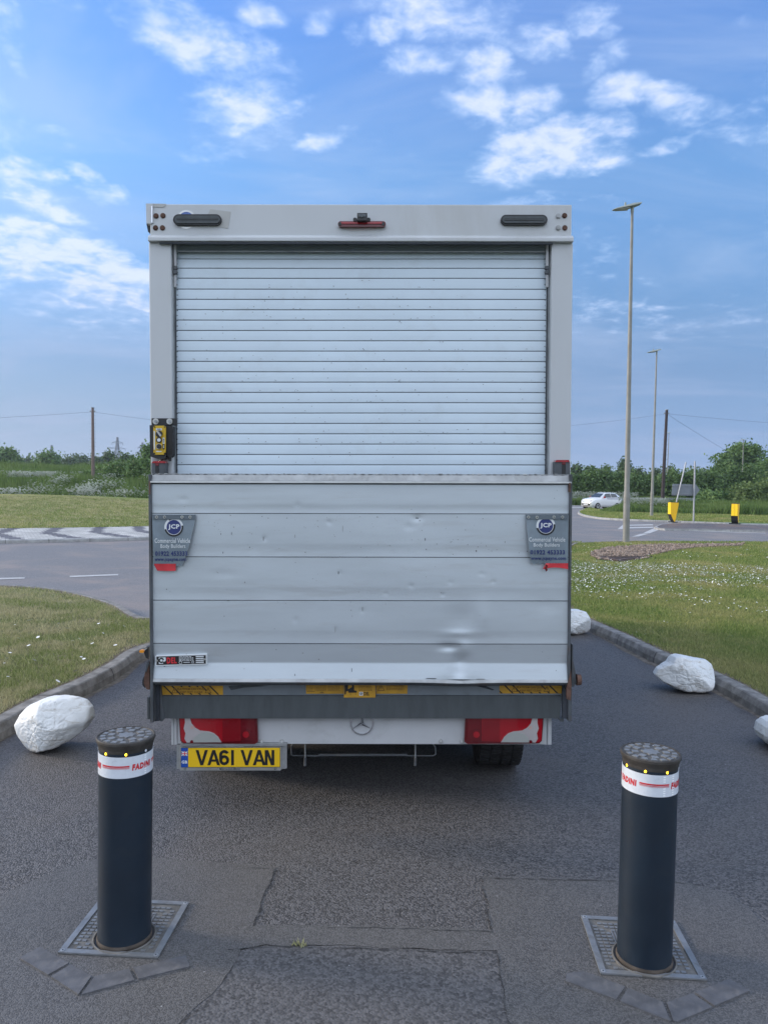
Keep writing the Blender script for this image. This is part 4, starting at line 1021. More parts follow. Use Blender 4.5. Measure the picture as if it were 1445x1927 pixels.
mb.build('brake_light', van, bevel=.002)
mb = MB(); vbox(mb, 672, 400.5, 691, 415, -.055, -.002, M['black']); vbox(mb, 674, 402.5, 689, 408, -.058, -.055, M['steel_arm']); vbox(mb, 668, 411, 694, 416, -.012, -.001, M['black'])
for c in (668, 693.5): vdisc(mb, c, 413, 3.6, -.03, .028, M['black'], 16)
cam_part = mb.build('rear_camera', van, bevel=.003)
mb = MB(); vdisc(mb, 681, 406, 2.6, -.0605, .003, M['glass'], 16); mb.build('lens', cam_part)
mb = MB(); vpoly(mb, [(640,427),(712,427),(705,433),(660,435),(645,431)], -.0012, .0008, material('pinkish_grey', (.47, .44, .44), .5, var=.03)); mb.build('pinkish_mark', header)  # low pinkish grey patch just below the brake light
# door posts
for s, (a, b) in enumerate(((284,325.5),(1033.5,1073.5))):
    mb = MB(); vbox(mb, a, 456.3, b, 1288, .008, .085, M['white']); mb.build('door_post', van, bevel=.006)
for s, (a, b, c, d_) in enumerate(((325.8,333.5,328,331.5),(1025.5,1033.2,1027.5,1031))):
    mb = MB(); vbox(mb, a, 458, b, 1286, .055, .10, M['chan']); vbox(mb, (a if s else b-1.6), 470, (a+1.6 if s else b), 1286, .052, .054, M['groove'])
    vbox(mb, c, 520, d_, 1286, .045, .054, M['chan']); vbox(mb, c-.3, 459, d_+.5, 500, .035, .054, M['white2']); vbox(mb, c-.8, 500, d_+.8, 506, .03, .054, M['steel_arm']); vdisc(mb, (a+b)/2, 511, 4, .03, .02, M['steel_arm'], 14); vbox(mb, c-.3, 517, d_+.5, 540, .04, .054, M['white2'])
    r = random.Random(s)
    for k in range(44):
        yy = 476+k*9.7; xx = b if s == 0 else a; w = r.uniform(.8, 2.0)
        vpoly(mb, [(xx-.2, yy), (xx+(w if s == 0 else -w), yy+r.uniform(.5, 1.6)), (xx-.2, yy+3)], .051, .003, M['groove'])
    mb.build('guide_rail', van)
# roller shutter: slats with grooves, curling inwards at the top
sx0, sx1 = V(332.5, 680, .07).x, V(1026.5, 680, .07).x
lines = [470,487,505,524,544.5,563.8,583.2,602.8,622.3,641.6,661,680.6,700,719.5,738.8,758.2,777.6,797.2,816.6,836,855.6,875,894.5,914,933.5]
mb = MB(); rows = []
for i in range(len(lines)-1):
    za, zb_ = V(680, lines[i], .07).z, V(680, lines[i+1], .07).z; h = za-zb_
    y0 = .07+(max(0, (520-lines[i])/50.0))**2*.012
    nxt = .07+(max(0, (520-lines[i+1])/50.0))**2*.012
    for t, dy, g_ in ((0, .003, 1), (.035, .0, 0), (.12, -.0006, 0), (.5, -.0013, 0), (.88, -.0007, 0), (.95, .0, 0), (.965, .003, 1)):
        rows.append((za-h*t, y0+(nxt-y0)*t+dy, g_))
NXS = 24
for i in range(len(rows)-1):
    (z0, y0, g0), (z1, y1, g1) = rows[i], rows[i+1]
    vs = []
    for z, y in ((z0, y0), (z1, y1)):
        for k in range(NXS+1):
            x = sx0+(sx1-sx0)*k/NXS; vs.append((x, y+.0018*math.sin(x*3.1+z*9)*math.sin(z*2.3), z+.0010*math.sin(x*2.2)))
    n = NXS+1; mb.add(vs, [(k, k+1, n+k+1, n+k) for k in range(NXS)], M['slat_joint'] if (g0 or g1) else M['shutter'], True)
shut = mb.build('roller_shutter', van, recalc=False)
mb = MB(); mb.box(sx0-.02, sx1+.02, .16, .17, zf, V(680, 458, .16).z, M['steel_arm']); mb.build('door_backing', shut)
mb = MB(); r = random.Random(5)
for k in range(260):
    cx = r.choice([r.uniform(340,1020), r.gauss(520,90), r.gauss(800,110)]); li = r.randrange(3, 21); cy = lines[li]+r.choice([r.uniform(1.5,17), r.uniform(13,17.5)]); 
    if not 338 < cx < 1022: continue
    w = r.uniform(.4, 1.6); h = r.uniform(.3, .9); vpoly(mb, [(cx-w, cy), (cx, cy-h), (cx+w, cy), (cx+w*.4, cy+h)], .0655, .0006, M['speck'])
mb.build('grime_marks', shut, recalc=False, kind='stuff')

# -- tail lift platform
lift = MB(); PY = -.085
a = E(287, 909.5, 1069.5, 1278, PY); px0, px1, pz0, pz1 = a
gl = [966.5, 1048.3, 1130.0, 1211.3]; gz = [V(680, q_, PY).z for q_ in gl]; z48 = V(680, 1248, PY).z
def prof_y(z):
    y = PY
    for a_, b_ in zip([pz1]+gz, gz+[pz0]):
        if b_ <= z <= a_:
            t = (a_-z)/(a_-b_); y -= .0008*math.sin(math.pi*t)
            if b_ < gz[-1]-.001:
                zm = z48; y = PY+.010*min(1, (a_-z)/(a_-zm)) if z > zm else PY+.010-.016*((zm-z)/(zm-b_))
            elif t > .7: y += .0010*math.sin(math.pi*(t-.7)/.3)
    return y
DN = [(866,1246,14,18,.022),(873,1222,14,14,-.010),(846,1218,20,7,.014),(864,1268,16,10,.010),(862,1281,34,8,.008),(868,1165,26,26,.009),(862,1192,30,6,-.006),(908,1160,14,30,-.006),(833,1119,3.6,3.6,.0055),(774,1103,5,4,.004),(726,1117,4,3.5,.0035),(847,1096,5,4,.003),(928,1095,4,4,.0035),
      (560,950,6,5,.003),(620,983,5,5,.004),(498,1014,5,5,.004),(682,1150,5,5,.0035),(556,1167,5,6,.003),(632,1186,7,6,.003),(785,975,10,6,.004),(770,992,9,6,.003),(640,1078,4,5,.003),(906,1080,6,4,.003),(345,940,10,5,.002),(1030,1140,20,12,.003),(420,1080,30,8,.0022)]
DL = [(V(c, d_, PY), sx/363, sz/363, k) for c, d_, sx, sz, k in [(q[0], q[1], q[2], q[3], q[4]*(.6 if q[2] > 9 else .4)) for q in DN]]
def dent(x, z):
    s = 0.0
    for p, a_, b_, k in DL:
        u = ((x-p.x)/a_)**2+((z-p.z)/b_)**2
        if u < 9: s += k*math.exp(-u)
    return s
zr = []
seg = [pz1]+gz+[z48, pz0]
for a_, b_ in zip(seg, seg[1:]):
    n = max(4, int((a_-b_)/.0055)); zr += [a_-(a_-b_)*k/n for k in range(n)]
zr.append(pz0); NX = 340; gset = set(round(q_, 5) for q_ in gz)
xsn = [px0+(px1-px0)*k/NX for k in range(NX+1)]
vs = []
for z in zr:
    py_ = prof_y(z-1e-6 if z > pz0 else z)
    for x in xsn: vs.append((x, py_+dent(x, z)+.0010*math.sin(x*2.1+z*3)+.0006*math.sin(x*7+z*11), z))
n = NX+1
lift.add(vs, [(j*n+i, j*n+i+1, (j+1)*n+i+1, (j+1)*n+i) for j in range(len(zr)-1) for i in range(NX)], M['alu'], True)
for z in gz:                                                       # joints between the planks
    g1 = []; g2 = []
    for x in xsn[::4]:
        y = prof_y(z)+dent(x, z)+.0010*math.sin(x*2.1+z*3)-.0012; g1.append((x, y, z+.0016)); g2.append((x, y, z-.0018))
    m_ = len(g1); lift.add(g1+g2, [(i, i+1, m_+i+1, m_+i) for i in range(m_-1)], M['groove'])
a = E(287, 909.5, 1069.5, 1279, -.04); lift.box(px0, px1, -.06, -.042, pz0+.01, pz1, M['alu_dull'])
plat = lift.build('tail_lift_platform', van, recalc=False)
mb = MB(); a0 = V(286, 892, PY); a1 = V(1069.5, 892, PY); zc = V(680, 892.5, PY).z; z905 = V(680, 905.5, PY).z; z909 = V(680, 909.5, PY).z
xa, xb = px0-.002, px1+.001
mb.prism([(xa, -.062, zc+.002), (xa, -.078, zc-.004), (xa, -.09, z905+.001), (xa, -.098, z905-.001), (xa, -.1, z909+.002), (xa, -.094, z909), (xa, -.045, z909), (xa, -.045, zc)], (xb-xa, 0, 0), M['alu_dull'])
top_edge = mb.build('top_edge', plat, bevel=.0015)
mb = MB(); mb.box(xa-.004, xb+.003, -.1035, -.0985, z909+.001, z905-.0015, M['alu_lip']); mb.box(px0, px1, -.0885, -.087, z909-.006, z909-.001, M['groove']); mb.build('edge_strip', plat, bevel=.0012)
mb = MB(); r = random.Random(9); x = px0
while x < px1-.01:                                                # worn, nicked top of the edge
    w = r.uniform(.004, .03); h = r.uniform(.0008, .004); mb.box(x, min(px1, x+w*.7), -.0802, -.066, zc-.0005, zc+h, M['alu_dull'] if r.random() < .7 else M['alu_lip']); x += w+r.uniform(0, .02)
mb.build('worn_edge', plat, recalc=False)
# lower lip with dent
mb = MB(); rows = []
zq = [V(680, q_, -.09).z for q_ in (1277.5, 1279, 1283.3, 1289.5, 1291.5)]; yq = [-.089, -.095, -.099, -.090, -.05]
xs_ = [px0+(px1-px0)*k/160 for k in range(161)]; dx = V(868, 1280, -.09).x
for z, y in zip(zq, yq): rows += [(x, y+.012*math.exp(-((x-dx)/.04)**2), z-.004*math.exp(-((x-dx)/.05)**2)*1.0-.004*math.exp(-((x-dx)/.16)**2)) for x in xs_]
n = 161; fl = [(j*n+i, j*n+i+1, (j+1)*n+i+1, (j+1)*n+i) for j in range(4) for i in range(160)]
mb.add(rows, fl[:320], M['alu_dull'], True); mb.add(rows, fl[320:], M['steel_arm'], True); mb.build('bottom_edge', plat, recalc=False)  # lower rows coloured dark for the shadow under the lip
# scratches and scuffs
mb = MB(); r = random.Random(12)
marks = [(496,1014,1.2,5),(645,995,.8,6),(555,1009,.8,4),(416,1005,.8,2),(440,992,1.5,1),(505,975,2,.6),(540,975,2,.8),(434,970,2,.8),(710,973,3,.7),(860,973,1.6,.8),(785,975,6,1.0),(800,1015,1.2,3),(802,1034,1.5,1.5),(899,1029,1.2,1.2),(896,1037,2,2.5),(925,1037,1.4,1),(790,980,3,.8),
         (637,1078,1.3,3.5),(461,1096,1.4,1.5),(314,1109,1.6,1.2),(682,1146,1,5),(631,1185,.7,7),(570,1229,2.4,.8),(600,1241,1.4,1),(662,1261,.8,5),(555,1270,.8,2.5),(1046,1262,1.2,1),(436,1004,.8,3),(420,1040,1,2),(600,1048,8,.8),(625,1048.5,6,.8),(640,1048,3,1),(690,1048,2,.8),(830,1115,1,1),(950,1020,.8,2),(575,1040,1,1),(470,1030,1,1.5),(880,1025,1,1),(430,1130.5,4,.6),(620,1130,3,.7),(1020,1131,2,.6),(812,1277,20,.8),(905,1278,16,.7),(840,1279,14,1.0),(310,1254,3,.6)]
for (cx, cy, w, h) in marks+[(r.uniform(300,1060), r.choice([r.uniform(915,1270), r.uniform(968,1045), r.uniform(968,1045)]), r.uniform(.3,1.2), r.uniform(.3,1.0)) for _ in range(150)]:
    p = V(cx, cy, PY); yy = prof_y(p.z)+dent(p.x, p.z)-.0022; s_ = r.uniform(-.5, .5)*h*.5
    mb.prism([V(cx-w*.4, cy-h+s_, yy), V(cx+w*.5, cy-h*.6, yy), V(cx+w*.35, cy+h-s_, yy), V(cx-w*.6, cy+h*.5, yy)], (0, .0008, 0), M['speck'] if r.random() < .6 else M['groove'])
mb.build('scuff_marks', plat, recalc=False, kind='stuff')
# nameplate
mb = MB(); NP = [(293,1234.2),(389,1231.3),(389.3,1250.5),(293.2,1253.2)]; ny = -.0945
def nq(u, v, y=ny):                                                # u,v in 0..1 inside the plate
    a_ = V(*NP[3], y).lerp(V(*NP[2], y), u); b_ = V(*NP[0], y).lerp(V(*NP[1], y), u); return a_.lerp(b_, v)
def nrect(u0, v0, u1, v1, y, m, th=.0012): mb.prism([nq(u0, v0, y), nq(u1, v0, y), nq(u1, v1, y), nq(u0, v1, y)], (0, th, 0), m)
nrect(0, 0, 1, 1, ny, M['ink_white'], .018); nrect(.018, .09, .985, .92, ny-.0006, M['ink']); nrect(.065, .20, .20, .82, ny-.0012, M['ink_white'])
def nd(cu, cv, r, m, y, n=20, asp=5.0): mb.prism([nq(cu+r*math.cos(6.283*k/n)/asp, cv+r*math.sin(6.283*k/n), y) for k in range(n)], (0, .0006, 0), m)
nd(.115, .53, .27, M['ink'], ny-.0016); nd(.115, .53, .12, M['ink_white'], ny-.0022); nrect(.15, .2, .20, .45, ny-.0014, M['ink']); nrect(.145, .40, .185, .55, ny-.0024, M['ink_white'])
mb.text('DEL', .222, .415, .20, .80, M['ink_red'], lambda u, v: nq(u, v, ny-.0016), .045)
for k, b_ in enumerate((.70, .74, .74, .76)):
    u = .46
    while u < b_-.02:
        w = random.Random(int(u*999)+k).uniform(.02, .07); nrect(u, .80-k*.125, min(b_, u+w), .855-k*.125, ny-.0016, M['ink_white'], .0004); u += w+.012
mb.text('CE', .70, .755, .16, .36, M['ink_white'], lambda u, v: nq(u, v, ny-.0016), .02)
for rr, mm, yy_ in ((.16, 'ink_white', .0014), (.12, 'ink', .0018)): nd(.49, .27, rr, M[mm], ny-yy_)
nrect(.55, .24, .67, .30, ny-.0014, M['ink_white'])
for k in range(4): nrect(.79, .76-k*.19, .945, .86-k*.19, ny-.0014, M['ink_white'])
for u in (.03, .965): nd(u, .52, .10, M['silver'], ny-.002, 12)
mb.build('name_plate', plat, recalc=True)

# warning flags
def flag(P, red, dx_, label, curl):
    """P: left edge, right edge x per row"""
    FY = -.098
    def bulge(px_, py_):
        t = max(0, (py_-970)/95); u = (px_-P[0][0])/(P[0][1]-P[0][0])
        side = max(0, (u-.55)/.45) if curl > 0 else max(0, (.45-u)/.45)
        return FY-.004-.012*t*math.sin(math.pi*min(1, t))-.030*t*side**2-.004*math.sin(u*5+t*3)*t
    def edge(py_):
        for (l0, r0, y0), (l1, r1, y1) in zip(P, P[1:]):
            if y0 <= py_ <= y1:
                t = (py_-y0)/(y1-y0); return l0+(l1-l0)*t, r0+(r1-r0)*t
        return P[-1][0], P[-1][1]
    mb = MB(); NU, NV = 20, 26; ys_ = [P[0][2]+(P[-1][2]-P[0][2])*j/NV for j in range(NV+1)]; F_ = []; B_ = []
    for yy in ys_:
        l, r_ = edge(yy)
        for i in range(NU+1):
            x = l+(r_-l)*i/NU; jag = (1.6*math.sin(i*1.9)+1.0*math.sin(i*4.1)) if yy == ys_[-1] else 0
            p = V(x, yy+jag, bulge(x, yy)); F_.append(p); B_.append(p+Vector((0, .002, 0)))
    n = NU+1; N = len(F_); q_ = [(j*n+i, j*n+i+1, (j+1)*n+i+1, (j+1)*n+i) for j in range(NV) for i in range(NU)]
    mb.add(F_+B_, q_+[tuple(N+a for a in f[::-1]) for f in q_], M['flag'], True)
    bd = [i for i in range(n)]+[j*n+NU for j in range(1, NV+1)]+[NV*n+i for i in range(NU-1, -1, -1)]+[j*n for j in range(NV-1, 0, -1)]
    mb.add(F_+B_, [(a, b, N+b, N+a) for a, b in zip(bd, bd[1:]+bd[:1])], M['tape'])
    o = mb.build('warning_flag', plat, recalc=False); o['label'] = label
    f = lambda e: (lambda a, b: V(a, b, bulge(a, b)-e))
    mb = MB(); x0 = P[0][0]; x1 = P[0][1]
    mb.prism([V(x0, 968.5+(dx_*0), FY-.008), V(x1, 968.5, FY-.008), V(x1-1, 977.5, FY-.0085), V(x0+1, 977.5, FY-.0085)], (0, .006, 0), M['flag_dark']); mb.build('fixing_strip', o)
    rv = ((295,973),(310,973),(343,973),(358,973)) if curl > 0 else ((994,973),(1010,973.5),(1042,973),(1058,973))
    for a, b in rv: mb = MB(); vdisc(mb, a, b, 2.9, FY-.0105, .003, M['silver'], 14); vdisc(mb, a, b, 1.2, FY-.0125, .003, M['groove'], 8); mb.build('rivet', o)
    cx, cy = (327.5,992) if curl > 0 else (1026.5,989.5)
    mb = MB()
    def disc(r0, m, e, r1=0, a0=0, a1=6.2832, cxo=0, cyo=0):
        K = 36; pts = [f(e)(cx+cxo+r0*math.cos(a0+(a1-a0)*k/K), cy+cyo+r0*math.sin(a0+(a1-a0)*k/K)) for k in range(K+1)]
        inn = [f(e)(cx+cxo+r1*math.cos(a0+(a1-a0)*k/K), cy+cyo+r1*math.sin(a0+(a1-a0)*k/K)) for k in range(K+1)]
        mb.add(pts+inn, [(k, k+1, K+2+k, K+1+k) for k in range(K)], m)
    disc(17.8, M['ink'], .0012, 12, .6, 2.9); disc(17.8, M['ink_white'], .0012, 12, 2.9, 4.1); disc(17.8, M['ink'], .0013, 12, 4.1, 4.5); disc(17.8, M['ink_white'], .0013, 12, 4.5, 6.1); disc(17.8, M['ink'], .0013, 12, 6.1, 6.9)
    disc(14.6, M['ink_white'], .0018); disc(13.6, M['ink_blue'], .0024)
    vtext(mb, 'JCP', cx-10.5, cy-5.5, cx+10.8, cy+5.3, 0, M['ink_white'], .035, f(.003)); mb.build('round_logo', o, recalc=False)
    mb = MB(); o_ = 0 if curl > 0 else 0
    T = ((('Commercial Vehicle', 291.5,1013,358.5,1021.8),('Body Builders', 302.5,1024,349.5,1033.4),('01922 453333', 292.5,1037.2,353,1046.3),('www.jcpayne.com', 291.5,1049.3,351,1057.6)) if curl > 0 else
         (('Commercial Vehicle', 995,1011,1063,1019.4),('Body Builders', 1003.5,1022,1052.5,1030.8),('01922 453333', 997.5,1035,1062.5,1043.6),('www.jcpayne.com', 999,1047.5,1064.5,1055.6)))
    for i, (s_, a, b, c, d_) in enumerate(T): vtext(mb, s_, a, b, c, d_, 0, M['ink_white'] if i < 2 else M['ink_blue'], (.012, .012, .03, .02)[i], f(.0022))
    mb.build('lettering', o, recalc=False)
    mb = MB(); K = 14
    l, r_, t0, t1 = red; F_ = []
    for j in range(5):
        for i in range(K+1):
            u = i/K; w = j/4; x = l+(r_-l)*u
            cur = (1-u if curl < 0 else 0); yy = t0+(t1-t0)*w + (-3.0*math.sin(u*3.2)*w if curl < 0 else 1.0*math.sin(u*2.5)*w)
            x += (6*w if curl > 0 and u < .1 else 0)+(-6*w*(1-u) if curl < 0 else 0)
            F_.append(V(x, yy, bulge(x, yy)-.0025-.04*max(0, cur-.75)*w*2))
    n = K+1; N = len(F_); q_ = [(j*n+i, j*n+i+1, (j+1)*n+i+1, (j+1)*n+i) for j in range(4) for i in range(K)]
    mb.add(F_+[p+Vector((0, .002, 0)) for p in F_], q_+[tuple(N+a for a in f_[::-1]) for f_ in q_], M['red_cloth'], True); mb.build('red_strip', o, recalc=False)
    if curl < 0:
        mb = MB(); pts = [(1027,1062),(1025.5,1066),(1025,1071),(1027,1076),(1030,1073),(1029,1068),(1031,1065)]
        vpoly(mb, pts, -.125, .004, M['red_dark']); mb.build('torn_strip', o)
flag([(286.5,368.5,968.5),(287,366.5,985),(288.5,359.5,1015),(289,352.5,1040),(289.5,345.5,1058),(290.5,342,1065)], (290,331,1061,1073.5), 0, 'grey flag with its right side curled over', 1)
flag([(988.5,1069,968.5),(990.5,1068.5,985),(993,1068.5,1015),(995.5,1068.5,1040),(999,1068.5,1056),(1002,1068.5,1061)], (1027,1068.5,1060,1071), 0, 'grey flag with its bottom left corner torn', -1)

# side arms of the lift
mb = MB(); vbox(mb, 281.5, 893, 286.6, 1360, -.10, -.02, M['steel_arm']); vpoly(mb, [(283,1285),(300,1285),(300,1357),(283,1358)], -.05, .03, M['groove']); vpoly(mb, [(294,1290),(302,1290),(310,1352),(306,1358),(294,1355)], -.035, .03, M['steel_arm'])
vbox(mb, 277.5, 1312, 282.5, 1354, .02, .06, M['beam']); mb.build('lift_arm', van, bevel=.002)
mb = MB(); vbox(mb, 280.8, 905, 283.2, 930, -.104, -.09, M['rust']); vbox(mb, 1069.8, 908, 1073.5, 926, -.104, -.09, M['rust']); mb.build('hinge_block', van, bevel=.001)
mb = MB(); vpoly(mb, [(281,1245),(273.5,1262),(271,1285),(276,1297),(282,1298)], -.06, .05, M['rust']); vpoly(mb, [(280,1243),(276,1250),(273,1266),(276,1264),(281,1250)], -.066, .006, M['steel_arm']); vpoly(mb, [(271.5,1272),(268.5,1280),(268.5,1289),(273,1295)], -.05, .03, M['black']); mb.build('pivot_link', van, bevel=.003)
mb = MB(); vpoly(mb, [(276,1217),(280,1217),(280,1240),(275,1238),(271.5,1228),(274,1222)], -.02, .03, M['black']); vpoly(mb, [(277,1218.5),(272,1223),(272.6,1224),(277.8,1220)], -.03, .01, M['alu_lip']); bk = mb.build('marker_bracket', van)
mb = MB(); vpoly(mb, stadium(262.5,1223.5,271.5,1228.5), -.03, .02, M['orange'], True); o = mb.build('side_marker', van)
mb = MB(); vbox(mb, 1069.8, 893, 1074.6, 1300, -.10, -.02, M['steel_arm']); vpoly(mb, [(1068,1286),(1074,1262),(1075,1290),(1073.5,1318),(1066,1316),(1066,1300)], -.105, .02, M['rust']); vbox(mb, 1068.5, 1296, 1075.5, 1357, -.05, -.01, M['steel_arm'])
vpoly(mb, [(1058,1286),(1070,1286),(1068,1352),(1058,1352)], -.04, .02, M['groove']); vpoly(mb, [(1052,1352),(1060,1352),(1060,1358),(1054,1358),(1047,1351)], -.03, .03, M['beam']); mb.build('lift_arm', van, bevel=.002)
mb = MB(); vpoly(mb, [(1076,1213),(1077.5,1213),(1078,1242),(1082,1262),(1084,1284),(1080,1292),(1075.5,1293),(1075.5,1245)], -.06, .05, M['steel_arm']); mb.build('pivot_link', van, bevel=.003)
mb = MB(); p = V(1084, 1279, -.05); q_ = V(1092, 1279, -.05); mb.tube([p, q_], [.030, .028], M['rust'], 18); p2 = V(1088, 1268, -.05); mb.tube([p2, p2+Vector((0, 0, -.02))], .009, M['steel_arm'], 8); mb.build('pivot_pin', van, bevel=.002)

# platform lamps with red tops
for s, (a, b, t) in enumerate(((285.5, 312, 867.5), (1043.5, 1072, 865.5))):
    mb = MB(); vpoly(mb, [(a, t+4), (b, t+4), (b, 893), (a, 893)], -.055, .05, M['steel_arm']); 
    c0, c1 = (a+7, a+14) if s == 0 else (b-15, b-8); vbox(mb, c0, t+9, c1, 893, -.0575, -.0545, M['black']); o = mb.build('lift_lamp', van, bevel=.004)
    mb = MB(); vpoly(mb, [(a+.5, t+4), (a+3, t), (b-2, t), (b-.5, t+4)], -.06, .055, M['red']); vbox(mb, c0, t+4, c1, t+9, -.059, -.055, M['red_dark']); mb.build('lens', o, bevel=.002)
# control box
mb = MB(); vbox(mb, 285.5, 787, 333, 800.5, -.012, .006, M['black']); br = mb.build('mounting_bracket', van, bevel=.002)
for a, b in ((293.3,793),(319.3,793)): mb = MB(); vdisc(mb, a, b, 5.6, -.017, .005, M['silver'], 22); vdisc(mb, a, b, 3.0, -.024, .008, M['steel'], 6); mb.build('bolt', br)
mb = MB(); vpoly(mb, [(282,800),(313,800),(313,861),(307,864),(298,864),(283,859)], -.05, .055, M['black']); cb = mb.build('control_box', van, bevel=.004)
mb = MB(); vpoly(mb, [(291,801),(309.5,801),(312.3,804),(312,850),(309,855.5),(292,855.5),(289.3,852),(289,804)], -.058, .008, M['ctrl']); vbox(mb, 294, 806, 305, 809.8, -.0592, -.058, M['ink_white']); vbox(mb, 289.8, 811, 292.2, 846, -.0592, -.058, M['ink_white'])
vtext(mb, 'DEL', 296, 806.7, 303.5, 809.2, -.0598, M['ink_blue'], .03); vbox(mb, 306.6, 823.5, 310.2, 835, -.0592, -.058, M['ink_white']); vbox(mb, 306.6, 835.5, 310.2, 845.5, -.0592, -.058, M['ink']); vbox(mb, 294, 848.5, 304.5, 850.5, -.0592, -.058, M['ink_white'])
vpoly(mb, [(308.4,825),(309.6,828),(308.8,828),(308.8,833),(308,833),(308,828),(307.2,828)], -.06, .0008, M['ink']); vpoly(mb, [(308.4,844),(309.6,841),(308.8,841),(308.8,837),(308,837),(308,841),(307.2,841)], -.06, .0008, M['ink_white'])
for a, b in ((291.3,803.5),(310,803.5),(291.3,853),(309.8,853)): vdisc(mb, a, b, 1.3, -.060, .003, M['ink'], 8)
mb.build('control_panel', cb)
mb = MB(); vdisc(mb, 299.5, 816.5, 6.2, -.066, .01, M['black'], 22); vpoly(mb, [(294.5,812),(297.5,810.5),(304,819),(302,822)], -.078, .014, M['silver']); mb.build('knob', cb)
for cy, m_ in ((828,'ink_white'),(840,'black')): mb = MB(); vdisc(mb, 299.3, cy, 5.2, -.066, .01, M['ink'] if m_ == 'ink_white' else M['silver'], 22); vdisc(mb, 299.3, cy, 3.2 if m_ == 'ink_white' else 4.4, -.072, .008, M[m_], 20); mb.build('button', cb)
mb = MB(); vpoly(mb, stadium(314,801,325,861,8) if False else [(315,801),(323,801),(325.5,804),(325.5,856),(322,861),(317,860),(314,855),(313.5,804)], -.04, .045, M['blackrub']); mb.build('holder', cb, bevel=.005)
mb = MB(); mb.tube([V(311.5,848,-.03), V(309.5,857,-.05), V(305,866,-.04), V(300,866,-.02), V(299,875,-.01)], .0035, M['black'], 8); mb.tube([V(320,861,-.02), V(320.5,868,-.02)], .008, M['black'], 8); mb.build('cable', cb)

# sill and lower beam
mb = MB(); vbox(mb, 300, 1284, 1058, 1310, -.012, .05, M['beam_top']); sill = mb.build('sill_plate', van, bevel=.002)
mb = MB(); A_ = [V(303,1310,-.03), V(1057,1310,-.03), V(1053,1352,-.03), V(308,1352,-.03)]
mb.prism(A_, (0, .12, 0), M['beam']); mb.build('lift_beam', van, bevel=.006)
mb = MB(); vpoly(mb, [(875,1286),(905,1287),(930,1298),(926,1299),(900,1292)], -.0135, .001, M['groove']); vpoly(mb, [(430,1291),(470,1288),(505,1291),(460,1294),(435,1299)], -.0135, .001, M['beam']); mb.build('grease_mark', sill)
def dashes(mb, x0, y0, x1, y1, y, m, seed=0):
    r = random.Random(seed+int(x0*7+y0*13)); x = x0
    while x < x1-1:
        w = r.uniform(1.5, 4.5); vpoly(mb, [(x,y0+.3),(min(x1,x+w),y0+.3),(min(x1,x+w),y1-.3),(x,y1-.3)], y, .0004, m); x += w+.9
def hazard(x0, y0, x1, y1, ly=-.0145):
    mb = MB(); vpoly(mb, [(x0,y0),(x1,y0),(x1,y1),(x0,y1)], ly, .002, M['ochre'], False); y_ = ly-.0006; H_ = y1-y0
    def band(cx, a, b, w=3.4): vpoly(mb, [(cx+a*1.0,y0+a),(cx+w+a*1.0,y0+a),(cx+w+b*1.0,y0+b),(cx+b*1.0,y0+b)], y_, .0005, M['ink'])
    for cx in (x0+6, x0+21): band(cx, .3, H_-.3)
    for k in range(2): band(x1-42+k*15, .3, H_-.3)
    for k in range(3): band(x0+38+k*15, .2, 2.6)
    for k in range(3): band(x0+26+k*16, H_-3, H_-.2)
    vpoly(mb, [(x0,y1-6),(x0+6,y1-.2),(x0+2.5,y1-.2),(x0,y1-3)], y_, .0005, M['ink'])
    for c in (x0+28, x1-28):
        vpoly(mb, [(c,y0+3.2),(c+6.3,y1-3.2),(c-6.3,y1-3.2)], y_-.0006, .0005, M['ochre_ink']); vpoly(mb, [(c,y0+5.4),(c+4.2,y1-4.3),(c-4.2,y1-4.3)], y_-.0012, .0005, M['ochre']); vtext(mb, '!', c-.7, y0+6.5, c+.7, y1-5, y_-.0018, M['ochre_ink'], .02)
    vtext(mb, 'PLATFORM CAN CRUSH', x0+33, y0+4.2, x1-33, y0+8.2, y_-.001, M['ochre_ink'], .02); vtext(mb, 'KEEP FEET CLEAR', x0+38, y0+10.0, x1-38, y0+13.8, y_-.001, M['ochre_ink'], .02)
    mb.build('hazard_sticker', sill)
hazard(301, 1290.5, 420, 1307.5); hazard(939.5, 1287.5, 1056.5, 1305)
mb = MB(); y_ = -.0145; vpoly(mb, [(576,1287),(646.5,1287),(646.5,1305.5),(576,1305.5)], y_, .002, M['ochre']); vpoly(mb, [(578,1288),(592.5,1288),(592.5,1301.8),(578,1301.8)], y_-.0006, .0005, M['ochre_ink']); vpoly(mb, [(579,1288.4),(592,1288.4),(592,1300.8),(579,1300.8)], y_-.0012, .0005, M['ochre'])
for k in range(4): dashes(mb, 581, 1290+k*2.6, 590, 1291.7+k*2.6, y_-.0018, M['ochre_ink'])
for k in range(6):
    dashes(mb, 594.5, 1288.6+k*2.1, 614, 1290.1+k*2.1, y_-.0006, M['ochre_ink']); dashes(mb, 617, 1288.6+k*2.1, 640, 1290.1+k*2.1, y_-.0006, M['ochre_ink'])
vtext(mb, 'DEL', 602.5, 1301.8, 609.5, 1304.3, y_-.0006, M['ink'], .03); mb.build('instruction_sticker', sill)
mb = MB(); y_ = -.034; vpoly(mb, [(647.5,1287),(707,1287),(706.5,1312.6),(647,1312.6)], y_, .006, M['ochre']); vpoly(mb, [(648.5,1287),(655,1287),(655,1297),(663,1292.5),(661,1287),(666,1287),(666.5,1299),(671.5,1300),(671.5,1303.6),(656,1303.6),(655.5,1300.5),(651.5,1301),(651,1306.8),(648.5,1306.8)], y_-.0006, .0005, M['ink'])
for k in range(5): dashes(mb, 675, 1288.5+k*2.5, 700, 1290.2+k*2.5, y_-.0006, M['ochre_ink'])
